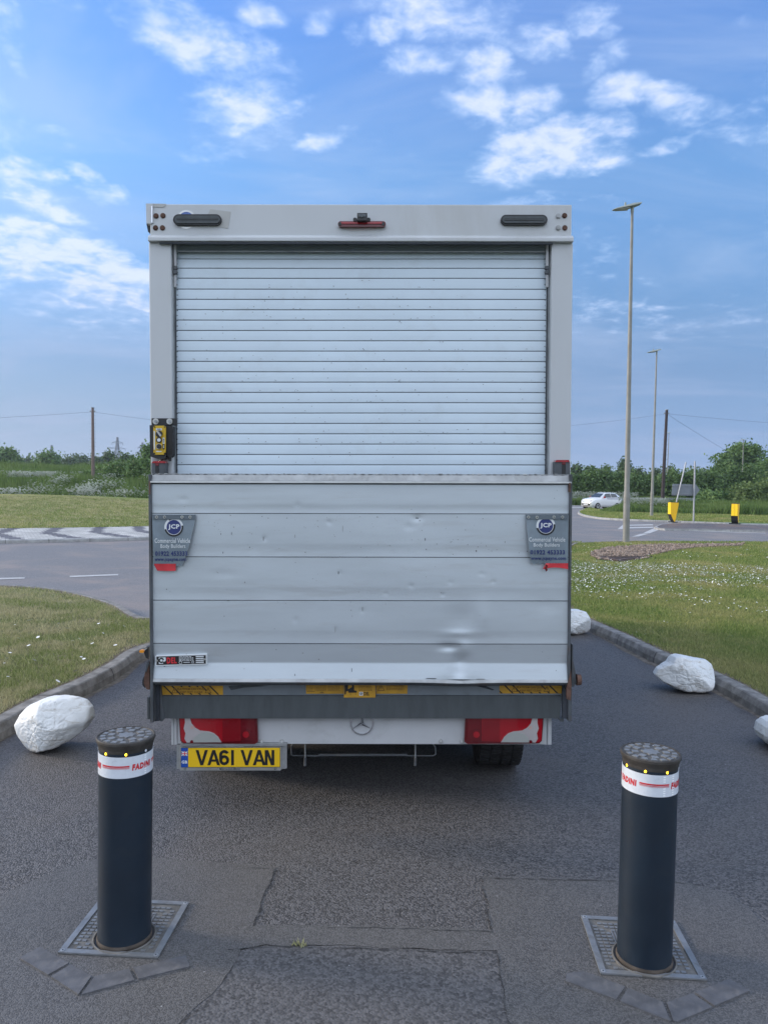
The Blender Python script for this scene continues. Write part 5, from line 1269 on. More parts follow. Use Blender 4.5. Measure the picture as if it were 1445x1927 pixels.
vpoly(mb, [(676,1302),(683,1302),(683,1309),(676,1309)], y_-.0006, .0005, M['ink_white']); vdisc(mb, 679.5, 1305.5, 2.2, y_-.0012, .0005, M['ink'], 14); vdisc(mb, 679.5, 1305.5, 1, y_-.0018, .0005, M['ink_white'], 10)
vtext(mb, 'DEL', 684.8, 1301.8, 695, 1308.8, y_-.0006, M['ink'], .04); vtext(mb, '1', 659, 1305, 660, 1307.4, y_-.0006, M['ink']); vtext(mb, 'R', 669, 1305, 671, 1307.4, y_-.0006, M['ink']); mb.build('warning_sticker', sill)
mb = MB(); y_ = -.0145; vpoly(mb, [(708,1287),(767,1287),(766.5,1305.5),(708,1305.5)], y_, .002, M['ochre']); vpoly(mb, [(717,1287.3),(724,1299.8),(710.3,1299.8)], y_-.0006, .0005, M['ochre_ink']); vpoly(mb, [(717,1289.8),(722,1298.6),(712.3,1298.6)], y_-.0012, .0005, M['ochre']); vpoly(mb, [(717.5,1291),(715.5,1295),(717.2,1295),(716.5,1298),(718.8,1294),(717.2,1294)], y_-.0018, .0005, M['ochre_ink'])
for k in range(4): dashes(mb, 727, 1289+k*2.7, 760, 1290.8+k*2.7, y_-.0006, M['ochre_ink'])
mb.build('electrical_sticker', sill)

# rear panel with lights
mb = MB(); vbox(mb, 335, 1348, 1026, 1400.5, .02, .06, M['white2']); rear = mb.build('rear_panel', van, bevel=.003)
for (a, b) in ((323,335.5),(1025.5,1037.5)):
    mb = MB(); vbox(mb, a, 1350, b, 1401.5, .03, .09, M['white2']); c = (a+b)/2; vbox(mb, c-1, 1351, c+4, 1401.3, .022, .03, M['white2']); vbox(mb, c-2.4, 1351, c-1, 1401.3, .0285, .03, M['chan']); mb.build('corner_trim', van, bevel=.002)
for a, b in ((492.5,1395.5),(530.5,1395.5),(829.5,1395.3),(868.5,1396)): mb = MB(); vdisc(mb, a, b, 3.6, .015, .006, M['silver'], 18); vdisc(mb, a, b, 2.0, .011, .006, M['alu_lip'], 6); mb.build('bolt', rear)
mb = MB(); vdisc(mb, 681, 1361.5, 21.8, .012, .009, M['chrome'], 48, 19.6)
for k in range(3):
    an = rad(-90+120*k); tip = (681+20*math.cos(an), 1361.5+20*math.sin(an))
    for s in (-1, 1):
        pa = an+s*rad(60); b_ = (681+3.2*math.cos(pa), 1361.5+3.2*math.sin(pa)); c = V(681, 1361.5, .002)
        mb.add([c, V(*tip, .012), V(*b_, .016)], [(0, 1, 2)], M['chrome'] if s < 0 else M['steel_arm'])  # facets alternate bright and dark, the star's shading put into colour
mb.build('round_emblem', rear, recalc=False)
def tail(mir):
    f = (lambda x: x) if not mir else (lambda x: 1359.3-x)
    def pp(mb, pts, y, th, m): vpoly(mb, [(f(a), b) for a, b in pts], y, th, m, False)
    mb = MB(); pp(mb, [(337,1352),(484,1349),(486,1396),(480,1400),(345,1399),(340,1394)], -.004, .026, M['red_dark']); o = mb.build('tail_light', van, bevel=.004)
    mb = MB(); pp(mb, [(339,1352),(478,1350),(481,1394),(346,1397),(341,1393)], -.014, .012, M['red'])
    for k in range(20): yy = 1355+k*2; pp(mb, [(419,yy),(452,yy),(452,yy+.7),(419,yy+.7)], -.0155, .002, M['red_dark'])
    pp(mb, [(453,1352),(480,1351),(481,1394),(453,1395)], -.0152, .002, M['red_dark']); vdisc(mb, f(463), 1383, 10.5, -.020, .006, M['red_dark'], 26); vdisc(mb, f(463), 1382.5, 6, -.0225, .004, M['red'], 22); mb.build('red_lens', o, bevel=.0015)
    mb = MB(); cv = [(348,1350.5),(358,1352),(361,1362),(368,1370),(377,1375),(393,1376.5),(403,1380),(411,1387),(417,1397),(352,1397.5),(347.5,1390),(349.5,1380),(346,1371),(348.5,1360)]
    pp(mb, cv, -.0175, .005, M['clearlens']); pp(mb, [(364,1397),(365,1389),(374,1381),(390,1377.5),(402,1381),(410,1388),(415,1396.5)], -.0195, .003, M['lens']); o2 = mb.build('clear_lens', o, bevel=.001)
    mb = MB(); vdisc(mb, f(361), 1396, 3, -.022, .006, M['red_dark'], 12); vdisc(mb, f(362), 1369, 3.5, -.0185, .002, material('bulb_tint', (.45,.30,.27), .4) if not mir else bpy.data.materials['bulb_tint'], 14); mb.build('screw', o)
tail(False); tail(True)
# number plate
mb = MB(); vpoly(mb, [(333,1402),(540,1401),(540,1446),(532,1447),(333,1447)], .012, .012, M['alu_dull']); vbox(mb, 340, 1398.5, 540, 1404, .0, .05, M['alu_dull']); vbox(mb, 405, 1404, 460, 1407, .008, .012, M['ink_white']); np_ = mb.build('number_plate', van, bevel=.001)
mb = MB(); vpoly(mb, [(338.5,1405),(528,1405),(529.8,1407),(529.8,1448),(528,1450),(340,1450),(338.5,1448)], .003, .009, M['silver'])
vpoly(mb, [(341,1407),(527.5,1406.8),(527.5,1443.8),(341,1444.2)], .0005, .003, M['ink']); vtext(mb, 'Mercedes-Benz', 413.5, 1444.8, 452, 1449, .0015, M['steel_arm'], .01)
for c in (349, 518): vdisc(mb, c, 1447.2, 2.4, .002, .001, M['steel_arm'], 14, 1.9); vpoly(mb, [(c,1445.2),(c+.4,1447),(c+1.8,1448.3),(c,1447.6),(c-1.8,1448.3),(c-.4,1447)], .0018, .001, M['steel_arm'])
mb.build('plate_frame', np_, bevel=.0008)
mb = MB(); vpoly(mb, [(354.5,1407.8),(526.8,1407.5),(526.8,1443),(354.5,1443.5)], -.0015, .002, M['plate_y']); vpoly(mb, [(341.5,1408),(354.3,1408),(354.3,1443.6),(341.5,1443.8)], -.0015, .002, M['plate_b'])
vpoly(mb, [(342.2,1414),(353.4,1414),(353.4,1422.5),(342.2,1422.5)], -.0022, .0006, M['ink_blue'])
for pts in (((342.2,1414),(343.4,1414),(353.4,1421.6),(353.4,1422.5),(352.2,1422.5),(342.2,1415)), ((353.4,1414),(353.4,1415),(343.4,1422.5),(342.2,1422.5),(342.2,1421.5),(352.2,1414))): vpoly(mb, pts, -.0026, .0005, M['ink_white'])
vbox(mb, 342.2, 1416.6, 353.4, 1419.9, -.003, -.0024, M['ink_white']); vbox(mb, 346.1, 1414, 349.5, 1422.5, -.0031, -.0025, M['ink_white']); vbox(mb, 342.2, 1417.5, 353.4, 1419, -.0036, -.003, M['ink_red']); vbox(mb, 347, 1414, 348.6, 1422.5, -.0037, -.0031, M['ink_red'])
vtext(mb, 'GB', 342.2, 1431.2, 353, 1437, -.0025, M['ink_white'], .04)
# registration characters from strokes
def glyph(ch, x0, y0, w, h, t):
    L_ = []
    def bar(a, b):
        a = (x0+a[0]*w, y0+a[1]*h); b = (x0+b[0]*w, y0+b[1]*h); d = Vector((b[0]-a[0], b[1]-a[1])).normalized(); n_ = Vector((-d.y, d.x))*t/2; e = d*0
        L_.append([(a[0]+n_.x, a[1]+n_.y), (b[0]+n_.x, b[1]+n_.y), (b[0]-n_.x, b[1]-n_.y), (a[0]-n_.x, a[1]-n_.y)])
    if ch == 'V': return [[(x0,y0),(x0+t*1.05,y0),(x0+w/2+.0,y0+h*.72),(x0+w/2,y0+h),(x0+w*.5-t*.5,y0+h)], [(x0+w,y0),(x0+w-t*1.05,y0),(x0+w/2,y0+h*.72),(x0+w/2,y0+h),(x0+w*.5+t*.5,y0+h)]]
    if ch == 'A': return [[(x0,y0+h),(x0+t*1.05,y0+h),(x0+w/2,y0+h*.28),(x0+w/2,y0),(x0+w/2-t*.5,y0)], [(x0+w,y0+h),(x0+w-t*1.05,y0+h),(x0+w/2,y0+h*.28),(x0+w/2,y0),(x0+w/2+t*.5,y0)], [(x0+w*.22,y0+h*.62),(x0+w*.78,y0+h*.62),(x0+w*.82,y0+h*.77),(x0+w*.18,y0+h*.77)]]
    if ch == '1': return [[(x0+w-t,y0),(x0+w,y0),(x0+w,y0+h),(x0+w-t,y0+h)]]
    if ch == 'N': return [[(x0,y0),(x0+t,y0),(x0+t,y0+h),(x0,y0+h)], [(x0+w-t,y0),(x0+w,y0),(x0+w,y0+h),(x0+w-t,y0+h)], [(x0+t*.2,y0),(x0+t*1.2,y0),(x0+w-t*.2,y0+h),(x0+w-t*1.2,y0+h)]]
    if ch == '6':
        def arcs(cx, cy, rx, ry, a0, a1, n=12):
            out = []
            for k in range(n):
                A, B = rad(a0+(a1-a0)*k/n), rad(a0+(a1-a0)*(k+1)/n)
                out.append([(cx+rx*math.cos(A), cy+ry*math.sin(A)), (cx+rx*math.cos(B), cy+ry*math.sin(B)), (cx+(rx-t)*math.cos(B), cy+(ry-t)*math.sin(B)), (cx+(rx-t)*math.cos(A), cy+(ry-t)*math.sin(A))])
            return out
        r_ = w/2; o = arcs(x0+r_, y0+h-r_*1.02, r_, r_*1.02, 0, 360, 20)+arcs(x0+r_, y0+r_*.95, r_, r_*.95, 180, 335, 12); o.append([(x0,y0+r_*.9),(x0+t,y0+r_*.9),(x0+t,y0+h-r_),(x0,y0+h-r_)]); return o
for ch, a, w in (('V',368.5,23),('A',390.5,24),('6',413,18.5),('1',433,7.5),('V',453,23),('A',476,24),('N',498.5,18)):
    for j, pl_ in enumerate(glyph(ch, a, 1411.5, w, 28.5, 5.3)): vpoly(mb, pl_, -.0024-.0001*j, .0008, M['ink'])
mb.build('plate_face', np_, recalc=True)

# underside: spare wheel carrier rods, chassis, wheels
mb = MB(); mb.tube([V(552,1400,.12), V(549,1404,.12), V(548,1419,.12), V(551,1422,.12), V(600,1422.5,.12)], .0045, M['steel_arm'], 8); mb.tube([V(600,1421,.12), V(766,1420.5,.12)], .0075, M['steel_arm'], 8); mb.tube([V(766,1422,.12), V(815,1422,.12), V(820,1419,.12), V(819,1406,.12), V(815,1400,.12)], .0045, M['steel_arm'], 8)
mb.build('carrier_frame', van)
for a in (574.5, 781.5): mb = MB(); mb.tube([V(a, 1398, .10), V(a, 1426, .10)], .0045, M['chan'], 8); mb.tube([V(a, 1426, .10), V(a-.5, 1441, .10)], .0075, M['steel_arm'], 8); mb.build('carrier_rod', van)
mb = MB()
for s in (-1, 1): mb.box(s*.42-.04, s*.42+.04, .1, 5.6, .60, .74, M['groove'])
for yy in (.5, 1.5, 2.6, 3.6): mb.box(-.9, .9, yy, yy+.06, zf-.06, zf-.002, M['groove'])
mb.tube([(-.8, .95, .36), (.8, .95, .36)], .05, M['blackrub'], 12); mb.lathe([(0, -.14), (.09, -.12), (.16, -.05), (.16, .05), (.09, .12), (0, .14)], M['blackrub'], 16, (0, .95, .36), 'X')
mb.box(-.5, .5, .7, 1.9, .45, .47, M['black']); mb.tube([(.1, 1.0, .42), (.5, 3.0, .42)], .04, M['groove'], 10)
mb.lathe([(.0, .44), (.30, .44), (.34, .47), (.34, .60), (.30, .63), (.0, .63)], M['blackrub'], 28, (0, 1.75, 0)); mb.build('chassis', van)
for s in (-1, 1):
    mb = MB(); sx_ = .93*s; mb.box(min(sx_, sx_+.02*s), max(sx_, sx_+.02*s), 1.36, 4.75, .17, zf-.01, M['groove']); mb.build('shade_skirt', van)  # skirts added to keep low sun off the road under the van
mb = MB(); mb.box(-.92, .92, 1.5, 1.52, .26, .62, M['groove']); mb.box(-.62, .62, 2.4, 3.9, .30, .58, M['groove']); mb.build('underbody_light_block', van)  # unseen plates added to block light passing under the van
def wheel(x0, x1, yc, r=.345, name='wheel'):
    c = VM @ Vector(((x0+x1)/2, yc, 0)); zc = -c.z/math.cos(VR)+r+.006    # wheel touches the road although the van leans
    w = (x1-x0)/2; root = empty(name, ((x0+x1)/2, yc, zc)); root.parent = van
    mb = MB(); mb.lathe([(.20, -w*.80), (r-.075, -w), (r-.028, -w*.99), (r-.006, -w*.86), (r, -w*.6), (r, w*.6), (r-.006, w*.86), (r-.028, w*.99), (r-.075, w), (.20, w*.80)], M['tyre'], 72, axis='X')
    N = 64
    for k in range(N):                                             # tread blocks
        a0 = 2*math.pi*k/N; a1 = a0+2*math.pi/N*.62
        for (u0, u1, sk) in ((-w*.93, -w*.52, .03), (-w*.44, -w*.06, -.02), (w*.06, w*.44, .02), (w*.52, w*.93, -.03)):
            ro, ri = r+.007, r-.015
            P_ = [(u0, a0), (u1, a0+sk), (u1, a1+sk), (u0, a1)]
            q1 = [Vector((u, ro*math.sin(a), -ro*math.cos(a))) for u, a in P_]; q2 = [Vector((u, ri*math.sin(a), -ri*math.cos(a))) for u, a in P_]
            mb.add(q1+q2, [(0,1,2,3),(0,1,5,4),(1,2,6,5),(2,3,7,6),(3,0,4,7)], M['tyre'])
    mb.build('tyre', root)
    mb = MB(); mb.lathe([(0, -w*.5), (.08, -w*.55), (.12, -w*.2), (.19, -w*.4), (.215, -w*.85), (.215, w*.85), (.19, w*.4), (.12, w*.2), (.08, w*.55), (0, w*.5)], M['rim'], 40, axis='X')
    mb.build('rim', root)
    return root
ya_ = .98
wx0, wx1 = V(893, 1400, ya_-.05).x, V(973, 1400, ya_-.05).x
wheel(wx0, wx1, ya_); wheel(-wx1-.02, -wx0-.02, ya_)
wheel(.72, .94, 5.25); wheel(-.94, -.72, 5.25)
# mudguards over the rear wheels
mb = MB()
for s in (-1, 1):
    c0 = (wx0+wx1)/2*s; pts = []
    for k in range(9):
        a = rad(20+140*k/8); pts.append((ya_+.42*math.cos(a), .36+.42*math.sin(a)))
    vs = [(c0-.17, y_, z_) for y_, z_ in pts]+[(c0+.17, y_, z_) for y_, z_ in pts]; mb.add(vs, [(k, k+1, 9+k+1, 9+k) for k in range(8)], M['black'], True)
mb.build('mudguard', van, recalc=False)
# cab
cab = MB(); P = [(3.96, .45), (3.96, 2.38), (4.35, 2.45), (4.75, 2.36), (5.35, 1.55), (5.95, 1.22), (6.12, .95), (6.14, .42), (5.66, .38), (5.60, .60), (5.42, .76), (5.25, .80), (5.08, .76), (4.90, .60), (4.84, .38), (3.96, .38)]
cab.prism([(-.96, y_, z_) for y_, z_ in P], (1.92, 0, 0), M['paint']); cabo = cab.build('cab', van, bevel=.03)
mb = MB(); mb.prism([(-.80, 4.80, 2.28), (.80, 4.80, 2.28), (.86, 5.34, 1.60), (-.86, 5.34, 1.60)], (0, .015, .02), M['glass']); mb.build('windscreen', cabo)
for s in (-1, 1):
    mb = MB(); mb.prism([(s*.962, 4.1, 1.5), (s*.962, 4.1, 2.15), (s*.962, 4.68, 2.15), (s*.962, 5.15, 1.58), (s*.962, 5.15, 1.5)], (s*.006, 0, 0), M['glass']); mb.build('side_window', cabo)
    mb = MB(); mb.box(min(s*.97, s*1.14), max(s*.97, s*1.14), 4.95, 5.03, 1.45, 1.8, M['black']); mb.build('mirror', cabo, bevel=.02)
    mb = MB(); mb.prism([(s*.55, 6.12, .78), (s*.92, 6.08, .82), (s*.92, 5.98, 1.05), (s*.6, 6.05, .98)], (0, .03, 0), M['clearlens']); mb.build('headlight', cabo)

# ================================================================== BOLLARDS
def bollard(basepx, platepx, led0, txt0, label, led_states, r=None):
    c = G(*basepx); R_ = .1005
    q0, q1, q2 = [G(*p) for p in platepx]                            # near-left, near-right, a far corner
    ang = math.atan2(q1.y-q0.y, q1.x-q0.x)
    root = empty('security_bollard', (c.x, c.y, .009), label=label, cat='bollard', group='pair of rising bollards across the road')
    view = math.atan2(-c.y, -c.x)                                     # direction towards the camera
    mb = MB(); Hh = .793
    mb.lathe([(R_+.004, .0), (R_+.004, .012), (R_, .02), (R_, .05), (R_, .67), (R_, Hh-.03)], None, 72, mfn=lambda i: M['post_dirt'] if i < 2 else M['post']); mb.build('post', root)
    mb = MB(); mb.lathe([(R_+.001, Hh-.034), (R_+.0012, Hh-.03), (R_+.002, Hh-.022), (R_+.007, Hh-.008), (R_+.0095, Hh-.002), (R_+.0095, Hh+.006), (R_+.007, Hh+.009), (R_+.003, Hh+.009), (R_+.001, Hh+.0055), (0, Hh+.0055)], None, 72, mfn=lambda i: M['cap_rim'] if i < 8 else M['cap_top'])
    cap = mb.build('cap', root)
    def blk(poly, z0, h, m): mb.prism([(x, y, z0) for x, y in poly], (0, 0, h), m)
    mb = MB()
    for k in range(16):
        a = 2*math.pi*(k+.5)/16; w = .30*(2*math.pi/16)
        blk([(ro*math.cos(a+s*w), ro*math.sin(a+s*w)) for ro, s in ((.095, -1), (.095, 1), (.077, .9), (.077, -.9))], Hh+.0052, .0042, M['cap_block'])
    for k in range(8):
        a = 2*math.pi*k/8+ang; w = .30*(2*math.pi/8)
        blk([(ro*math.cos(a+s*w), ro*math.sin(a+s*w)) for ro, s in ((.069, -.75), (.071, 0), (.069, .75), (.048, .95), (.045, 0), (.048, -.95))], Hh+.0052, .0042, M['cap_block'])
    blk([((.036 if k % 2 else .025)*math.cos(2*math.pi*k/16+ang), (.036 if k % 2 else .025)*math.sin(2*math.pi*k/16+ang)) for k in range(16)], Hh+.0052, .0045, M['cap_block'])
    for a in (1.1, 4.2): mb.lathe([(.005, Hh+.005), (.005, Hh+.0075), (0, Hh+.0075)], M['silver'], 10, (.083*math.cos(a), .083*math.sin(a), 0))
    mb.build('cap_tread', cap)
    z0, z1 = .667, .748; rb = R_+.0012
    mb = MB(); mb.lathe([(R_-.001, z0), (rb, z0+.0005), (rb, z1-.0005), (R_-.001, z1)], M['band'], 96); band = mb.build('reflective_band', root, recalc=True)
    def on(u, v, e=.0008):                                            # u: degrees to the viewer's right, v: height
        a = view+rad(u); return ((rb+e)*math.cos(a), (rb+e)*math.sin(a), v)
    mb = MB()
    for k in range(3):
        t0 = txt0+120*k
        hgt = .0150; vm = (z0+z1)/2+.002
        mb.text('FADINI', t0, t0+47, vm-hgt, vm+hgt*.6, M['ink_red'], lambda u, v: on(u, v), .065, shear=.12)
        for zz0, zz1 in ((vm+.0005, vm+.006), (vm-.0035, vm-.0012), (vm-.0065, vm-.0055)):
            K = 12; a_ = t0-67; b_ = t0-5
            lo = [on(a_+(b_-a_)*j/K, zz0-.0) for j in range(K+1)]; hi = [on(a_+(b_-a_)*j/K, zz1) for j in range(K+1)]
            mb.add(lo+hi, [(j, j+1, K+2+j, K+1+j) for j in range(K)], M['ink_red'])
    mb.build('band_lettering', band, recalc=False)
    mb = MB()
    for u0 in led0[3:]:
        for k in range(9):
            zz0 = z0+.004+k*.0085
            if abs(k-4.4) < 1.2: continue
            mb.add([on(u0-2.6, zz0), on(u0+2.6, zz0), on(u0+2.6, zz0+.0045), on(u0-2.6, zz0+.0045)], [(0,1,2,3)], M['band_hi'])  # bright reflections of the ladder pattern put in as white bars
    mb.build('prism_highlights', band, recalc=False)
    for k in range(8):
        u = led0[0]+45*k; a = view+rad(u); st = led_states.get(k, 0)
        d_ = Vector((math.cos(a), math.sin(a), 0)); t_ = Vector((-d_.y, d_.x, 0)); mb = MB(); p = d_*(R_+.0008)+Vector((0, 0, .7575)); K = 14; rr = .0043
        vs = [p+t_*rr*math.cos(6.2832*j/K)+Vector((0, 0, rr*(1.0 if math.sin(6.2832*j/K) < 0 else 1.35)*math.sin(6.2832*j/K))) for j in range(K)]
        mb.prism(vs, d_*.0012, M['led'] if st else M['led_dim']); mb.build('led_light', root)
    # base plate with studs, aligned with the paving
    s = .192; pc = (q0+q2)/2-c; ca, sa = math.cos(ang), math.sin(ang)
    def L2(u, v, z): return (pc.x+u*ca-v*sa, pc.y+u*sa+v*ca, z)
    mb = MB()
    def pbox(u0, u1, v0, v1, z0_, z1_, m): mb.prism([L2(u0, v0, z0_), L2(u1, v0, z0_), L2(u1, v1, z0_), L2(u0, v1, z0_)], (0, 0, z1_-z0_), m)
    pbox(-s, s, -s, s, -.006, .002, M['plate_in'])
    for u0, u1, v0, v1 in ((-s, s, -s, -s+.024), (-s, s, s-.024, s), (-s, -s+.024, -s+.024, s-.024), (s-.024, s, -s+.024, s-.024)): pbox(u0, u1, v0, v1, -.006, .0075, M['plate'])
    bp = mb.build('base_plate', root, bevel=.0012)
    mb = MB()
    st = .0225; n_ = int((2*s-.056)/st)
    cu = Vector((-pc.x*ca-pc.y*sa, pc.x*sa-pc.y*ca))                  # post centre in plate axes
    for i in range(n_):
        for j in range(n_):
            u = -s+.034+i*st; v = -s+.034+j*st; e = min(i, j, n_-1-i, n_-1-j)
            if math.hypot(u+.008-cu.x, v+.006-cu.y) < R_+.022: continue
            if e < 3 and not (i == j or i == n_-1-j) : pbox(u, u+.0165, v, v+.0125, .0015, .0055, M['plate_blk'])
    for i in range(n_*2-12):
        u = -s+.100+i*.0113
        for sg in (-1, 1):
            hw = math.sqrt(max(0, (R_+.02)**2-(u-cu.x)**2)); e0 = cu.y+sg*hw; e1 = sg*(s-.098)
            lo_, hi_ = min(e0, e1), max(e0, e1)
            if (sg > 0 and e1 > e0) or (sg < 0 and e1 < e0): pbox(u, u+.006, lo_, hi_, .0015, .0042, M['plate_blk'])
    mb.build('stud_pattern', bp, recalc=False)
    for su in (-1, 1):
        for sv in (-1, 1):
            x_, y_, _ = L2(su*(s-.013), sv*(s-.013), 0); mb = MB(); mb.lathe([(.0085, .0070), (.0085, .0086), (.006, .0092), (0, .0092)], M['steel'], 14, (x_, y_, 0)); mb.lathe([(.0035, .009), (.0035, .0096), (0, .0096)], M['groove'], 6, (x_, y_, 0)); mb.build('bolt', bp)
    mb = MB(); mb.lathe([(R_+.019, .0015), (R_+.019, .008), (R_+.014, .0095), (R_+.011, .006), (R_+.009, .002)], M['plate_in'], 64); mb.lathe([(R_+.009, .0021), (R_+.0045, .0022)], M['groove'], 64); mb.build('collar', root)
    return root
bollard((235,1768), ((108,1798),(300,1808),(358,1705)), (-45,0,45,44), 12.5, 'dark blue bollard on the left, beside the end of the number plate', {0: 1, 1: 1})
bollard((1211,1809), ((1125,1840),(1337,1853),(1272,1738)), (-54,0,0,30,52), 46.5, 'dark blue bollard on the right, nearer to the camera', {0: 1, 1: 1, 2: 1})

# paving blocks set into the road in front of each bollard
def setts(polys, labels, grp):
    for pts, lb in zip(polys, labels):
        P_ = [G(a, b, .010) for a, b in pts]; c = sum(P_, Vector())/len(P_)
        mb = MB(); q_ = [p-c for p in P_]; q_ = [v*(1-.006/max(.02, v.length)) for v in q_]
        mb.prism([v-Vector((0, 0, .03)) for v in q_], (0, 0, .034), M['sett'])
        o = mb.build('paving_block', bevel=.003, label=lb, cat='paving block', group=grp); o.location = c
def s1(pts): return [(20+x/3.339, 1350+y/3.339) for x, y in pts]
def s2(pts): return [(1060+x/3.46, 1370+y/3.46) for x, y in pts]
setts([s1([(185,1440),(375,1550),(238,1628),(50,1515)]), s1([(378,1552),(520,1630),(430,1752),(245,1632)]), s1([(522,1630),(755,1580),(790,1655),(436,1752)]), s1([(758,1578),(1110,1495),(1138,1568),(795,1653)])],
      ['grey block at the outer left end of the V before the left bollard','grey block on the left side of the point of the V, before the left bollard','grey block on the right side of the point of the V, before the left bollard','grey block at the right end of the V before the left bollard'], 'grey blocks set in a V before the left bollard')
setts([s2([(10,1600),(120,1580),(410,1690),(350,1778),(0,1650)]), s2([(412,1692),(655,1790),(705,1922),(355,1782)]), s2([(660,1788),(840,1728),(975,1822),(735,1925),(708,1915)]), s2([(845,1725),(1080,1635),(1222,1715),(980,1820)])],
      ['grey block at the left end of the V before the right bollard','grey block on the left side of the point of the V, before the right bollard','grey block on the right side of the point of the V, before the right bollard','grey block at the right end of the V before the right bollard'], 'grey blocks set in a V before the right bollard')
x = rng.uniform(-1.5, -.7, 60); 
w0 = G(563, 1777, .01); bx = w0.x+rng.normal(0, .012, 26); by = w0.y+rng.normal(0, .006, 26)
blades('weed', bx, by, np.full(26, .006), .022, .004, M['verge_blade'], 1.2, label='tiny green weed growing from the joint in the road between the bollards', cat='weed')

# ================================================================== PAINTED BOULDERS
def boulder_mat():
    m = bpy.data.materials.new('painted_stone'); m.use_nodes = True; nt = m.node_tree; nt.nodes.clear(); q = NG(nt)
    out = q.new('ShaderNodeOutputMaterial'); b = q.new('ShaderNodeBsdfPrincipled'); q.link(b.outputs[0], out.inputs[0])
    co = q.new('ShaderNodeTexCoord').outputs['Object']
    c = q.mix(q.maprange(q.noise(co, 6, 6, .6), .3, .7), (.66, .68, .68), (.76, .77, .76))
    st = q.noise(q.mapping(co, (3, 3, 9), (.3, .5, .2)), 2.6, 8, .72, .8)
    c = q.mix(q.math('MULTIPLY', q.maprange(st, .52, .66), .7), c, (.40, .36, .30))
    c = q.mix(q.math('MULTIPLY', q.maprange(q.noise(co, 34, 5, .7), .66, .74), .8), c, (.18, .16, .15))
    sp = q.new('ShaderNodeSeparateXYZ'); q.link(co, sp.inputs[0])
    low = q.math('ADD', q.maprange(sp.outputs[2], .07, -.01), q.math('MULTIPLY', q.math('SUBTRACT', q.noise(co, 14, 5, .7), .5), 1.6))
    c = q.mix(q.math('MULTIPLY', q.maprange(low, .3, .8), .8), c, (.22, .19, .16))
    q.link(c, b.inputs['Base Color']); b.inputs['Roughness'].default_value = .6; b.inputs['Specular IOR Level'].default_value = .35
    bn = q.new('ShaderNodeBump'); bn.inputs['Strength'].default_value = .7; bn.inputs['Distance'].default_value = .012
    h = q.math('MULTIPLY_ADD', q.noise(co, 9, 9, .62, .3), .8, q.math('MULTIPLY', st, .4)); q.link(h, bn.inputs['Height']); q.link(bn.outputs[0], b.inputs['Normal'])
    return m
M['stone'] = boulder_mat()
def boulder(pts, yc, depth, seed, label, e=2.7):
    # pts: outline in the photo; the stone's middle stands at distance yc
    P_ = [W(a, b, yc) for a, b in pts]; zmin = min(p.z for p in P_); xc = sum(p.x for p in P_)/len(P_)
    P_ = [Vector((p.x-xc, p.z-zmin)) for p in P_]; zc = max(p.y for p in P_)*.47; r = random.Random(seed)
    def outline(phi):
        dx, dz = math.cos(phi), math.sin(phi); best = .01
        for a, b in zip(P_, P_[1:]+P_[:1]):
            ax, az_, bx, bz = a.x, a.y-zc, b.x, b.y-zc; ex, ez = bx-ax, bz-az_; den = dx*ez-dz*ex
            if abs(den) < 1e-9: continue
            t = (ax*ez-az_*ex)/den; u = (ax*dz-az_*dx)/den
            if t > 0 and -1e-6 <= u <= 1+1e-6: best = max(best, t)
        return best
    NT_ = 360; T_ = [outline(2*math.pi*k/NT_) for k in range(NT_)]
    def R(phi):
        q_ = (phi/(2*math.pi)*NT_) % NT_; i = int(q_) % NT_; f = q_-int(q_); return T_[i]*(1-f)+T_[(i+1) % NT_]*f
    planes = []
    for k in range(22):
        s_ = -1 if k < 15 else 1; v = Vector((r.uniform(-.8, .8), s_, r.uniform(-.6, .9))).normalized(); planes.append((v, depth/2*r.uniform(.78, 1.02)))
    bm = bmesh.new(); bmesh.ops.create_icosphere(bm, subdivisions=7, radius=1)
    K = 40.0
    for v in bm.verts:
        d = v.co.normalized(); c_ = math.hypot(d.x, d.z); rr = 1/((c_/max(.02, R(math.atan2(d.z, d.x))))**e+(abs(d.y)/(depth/2))**e)**(1/e)
        inv = (1/rr)**K
        for n_, dd in planes:
            q_ = n_.dot(d)
            if q_ > 1e-3: inv += (q_/dd)**K
        rr = (1/inv)**(1/K)
        w = abs(d.y)*.8+.2
        cell = mnoise.voronoi(d*2.3+Vector((seed*7.3, 1, 0)))[0]; chip = max(0, .16-(cell[1]-cell[0]))
        nz = (mnoise.fractal(d*2.2+Vector((seed*3.1, 0, 0)), 1.0, 2.1, 5)*.045 - chip*.16 + mnoise.fractal(d*9+Vector((0, seed, 0)), .8, 2.1, 5)*.014)*w
        p = d*rr*(1.0+nz); v.co = Vector((p.x*.965, p.y, max((p.z+zc)*.88, -.02)))
    me = bpy.data.meshes.new('painted_boulder'); bm.to_mesh(me); bm.free()
    for f in me.polygons: f.use_smooth = True
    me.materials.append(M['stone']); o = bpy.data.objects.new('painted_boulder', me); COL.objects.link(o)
    o.location = (xc*(yc-.11)/yc, yc-.11, .004)
    tag(o, label, 'boulder', 'white painted boulders along the kerbs'); return o
def c3(pts, sc=4.817, ox=0, oy=1080): return [(ox+x/sc, oy+y/sc) for x, y in pts]
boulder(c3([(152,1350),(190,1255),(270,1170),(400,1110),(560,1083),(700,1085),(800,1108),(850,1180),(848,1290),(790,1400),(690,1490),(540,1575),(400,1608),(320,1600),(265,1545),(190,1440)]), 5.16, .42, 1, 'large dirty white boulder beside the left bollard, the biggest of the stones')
c4 = lambda p: c3(p, 3.753, 1060, 1000)
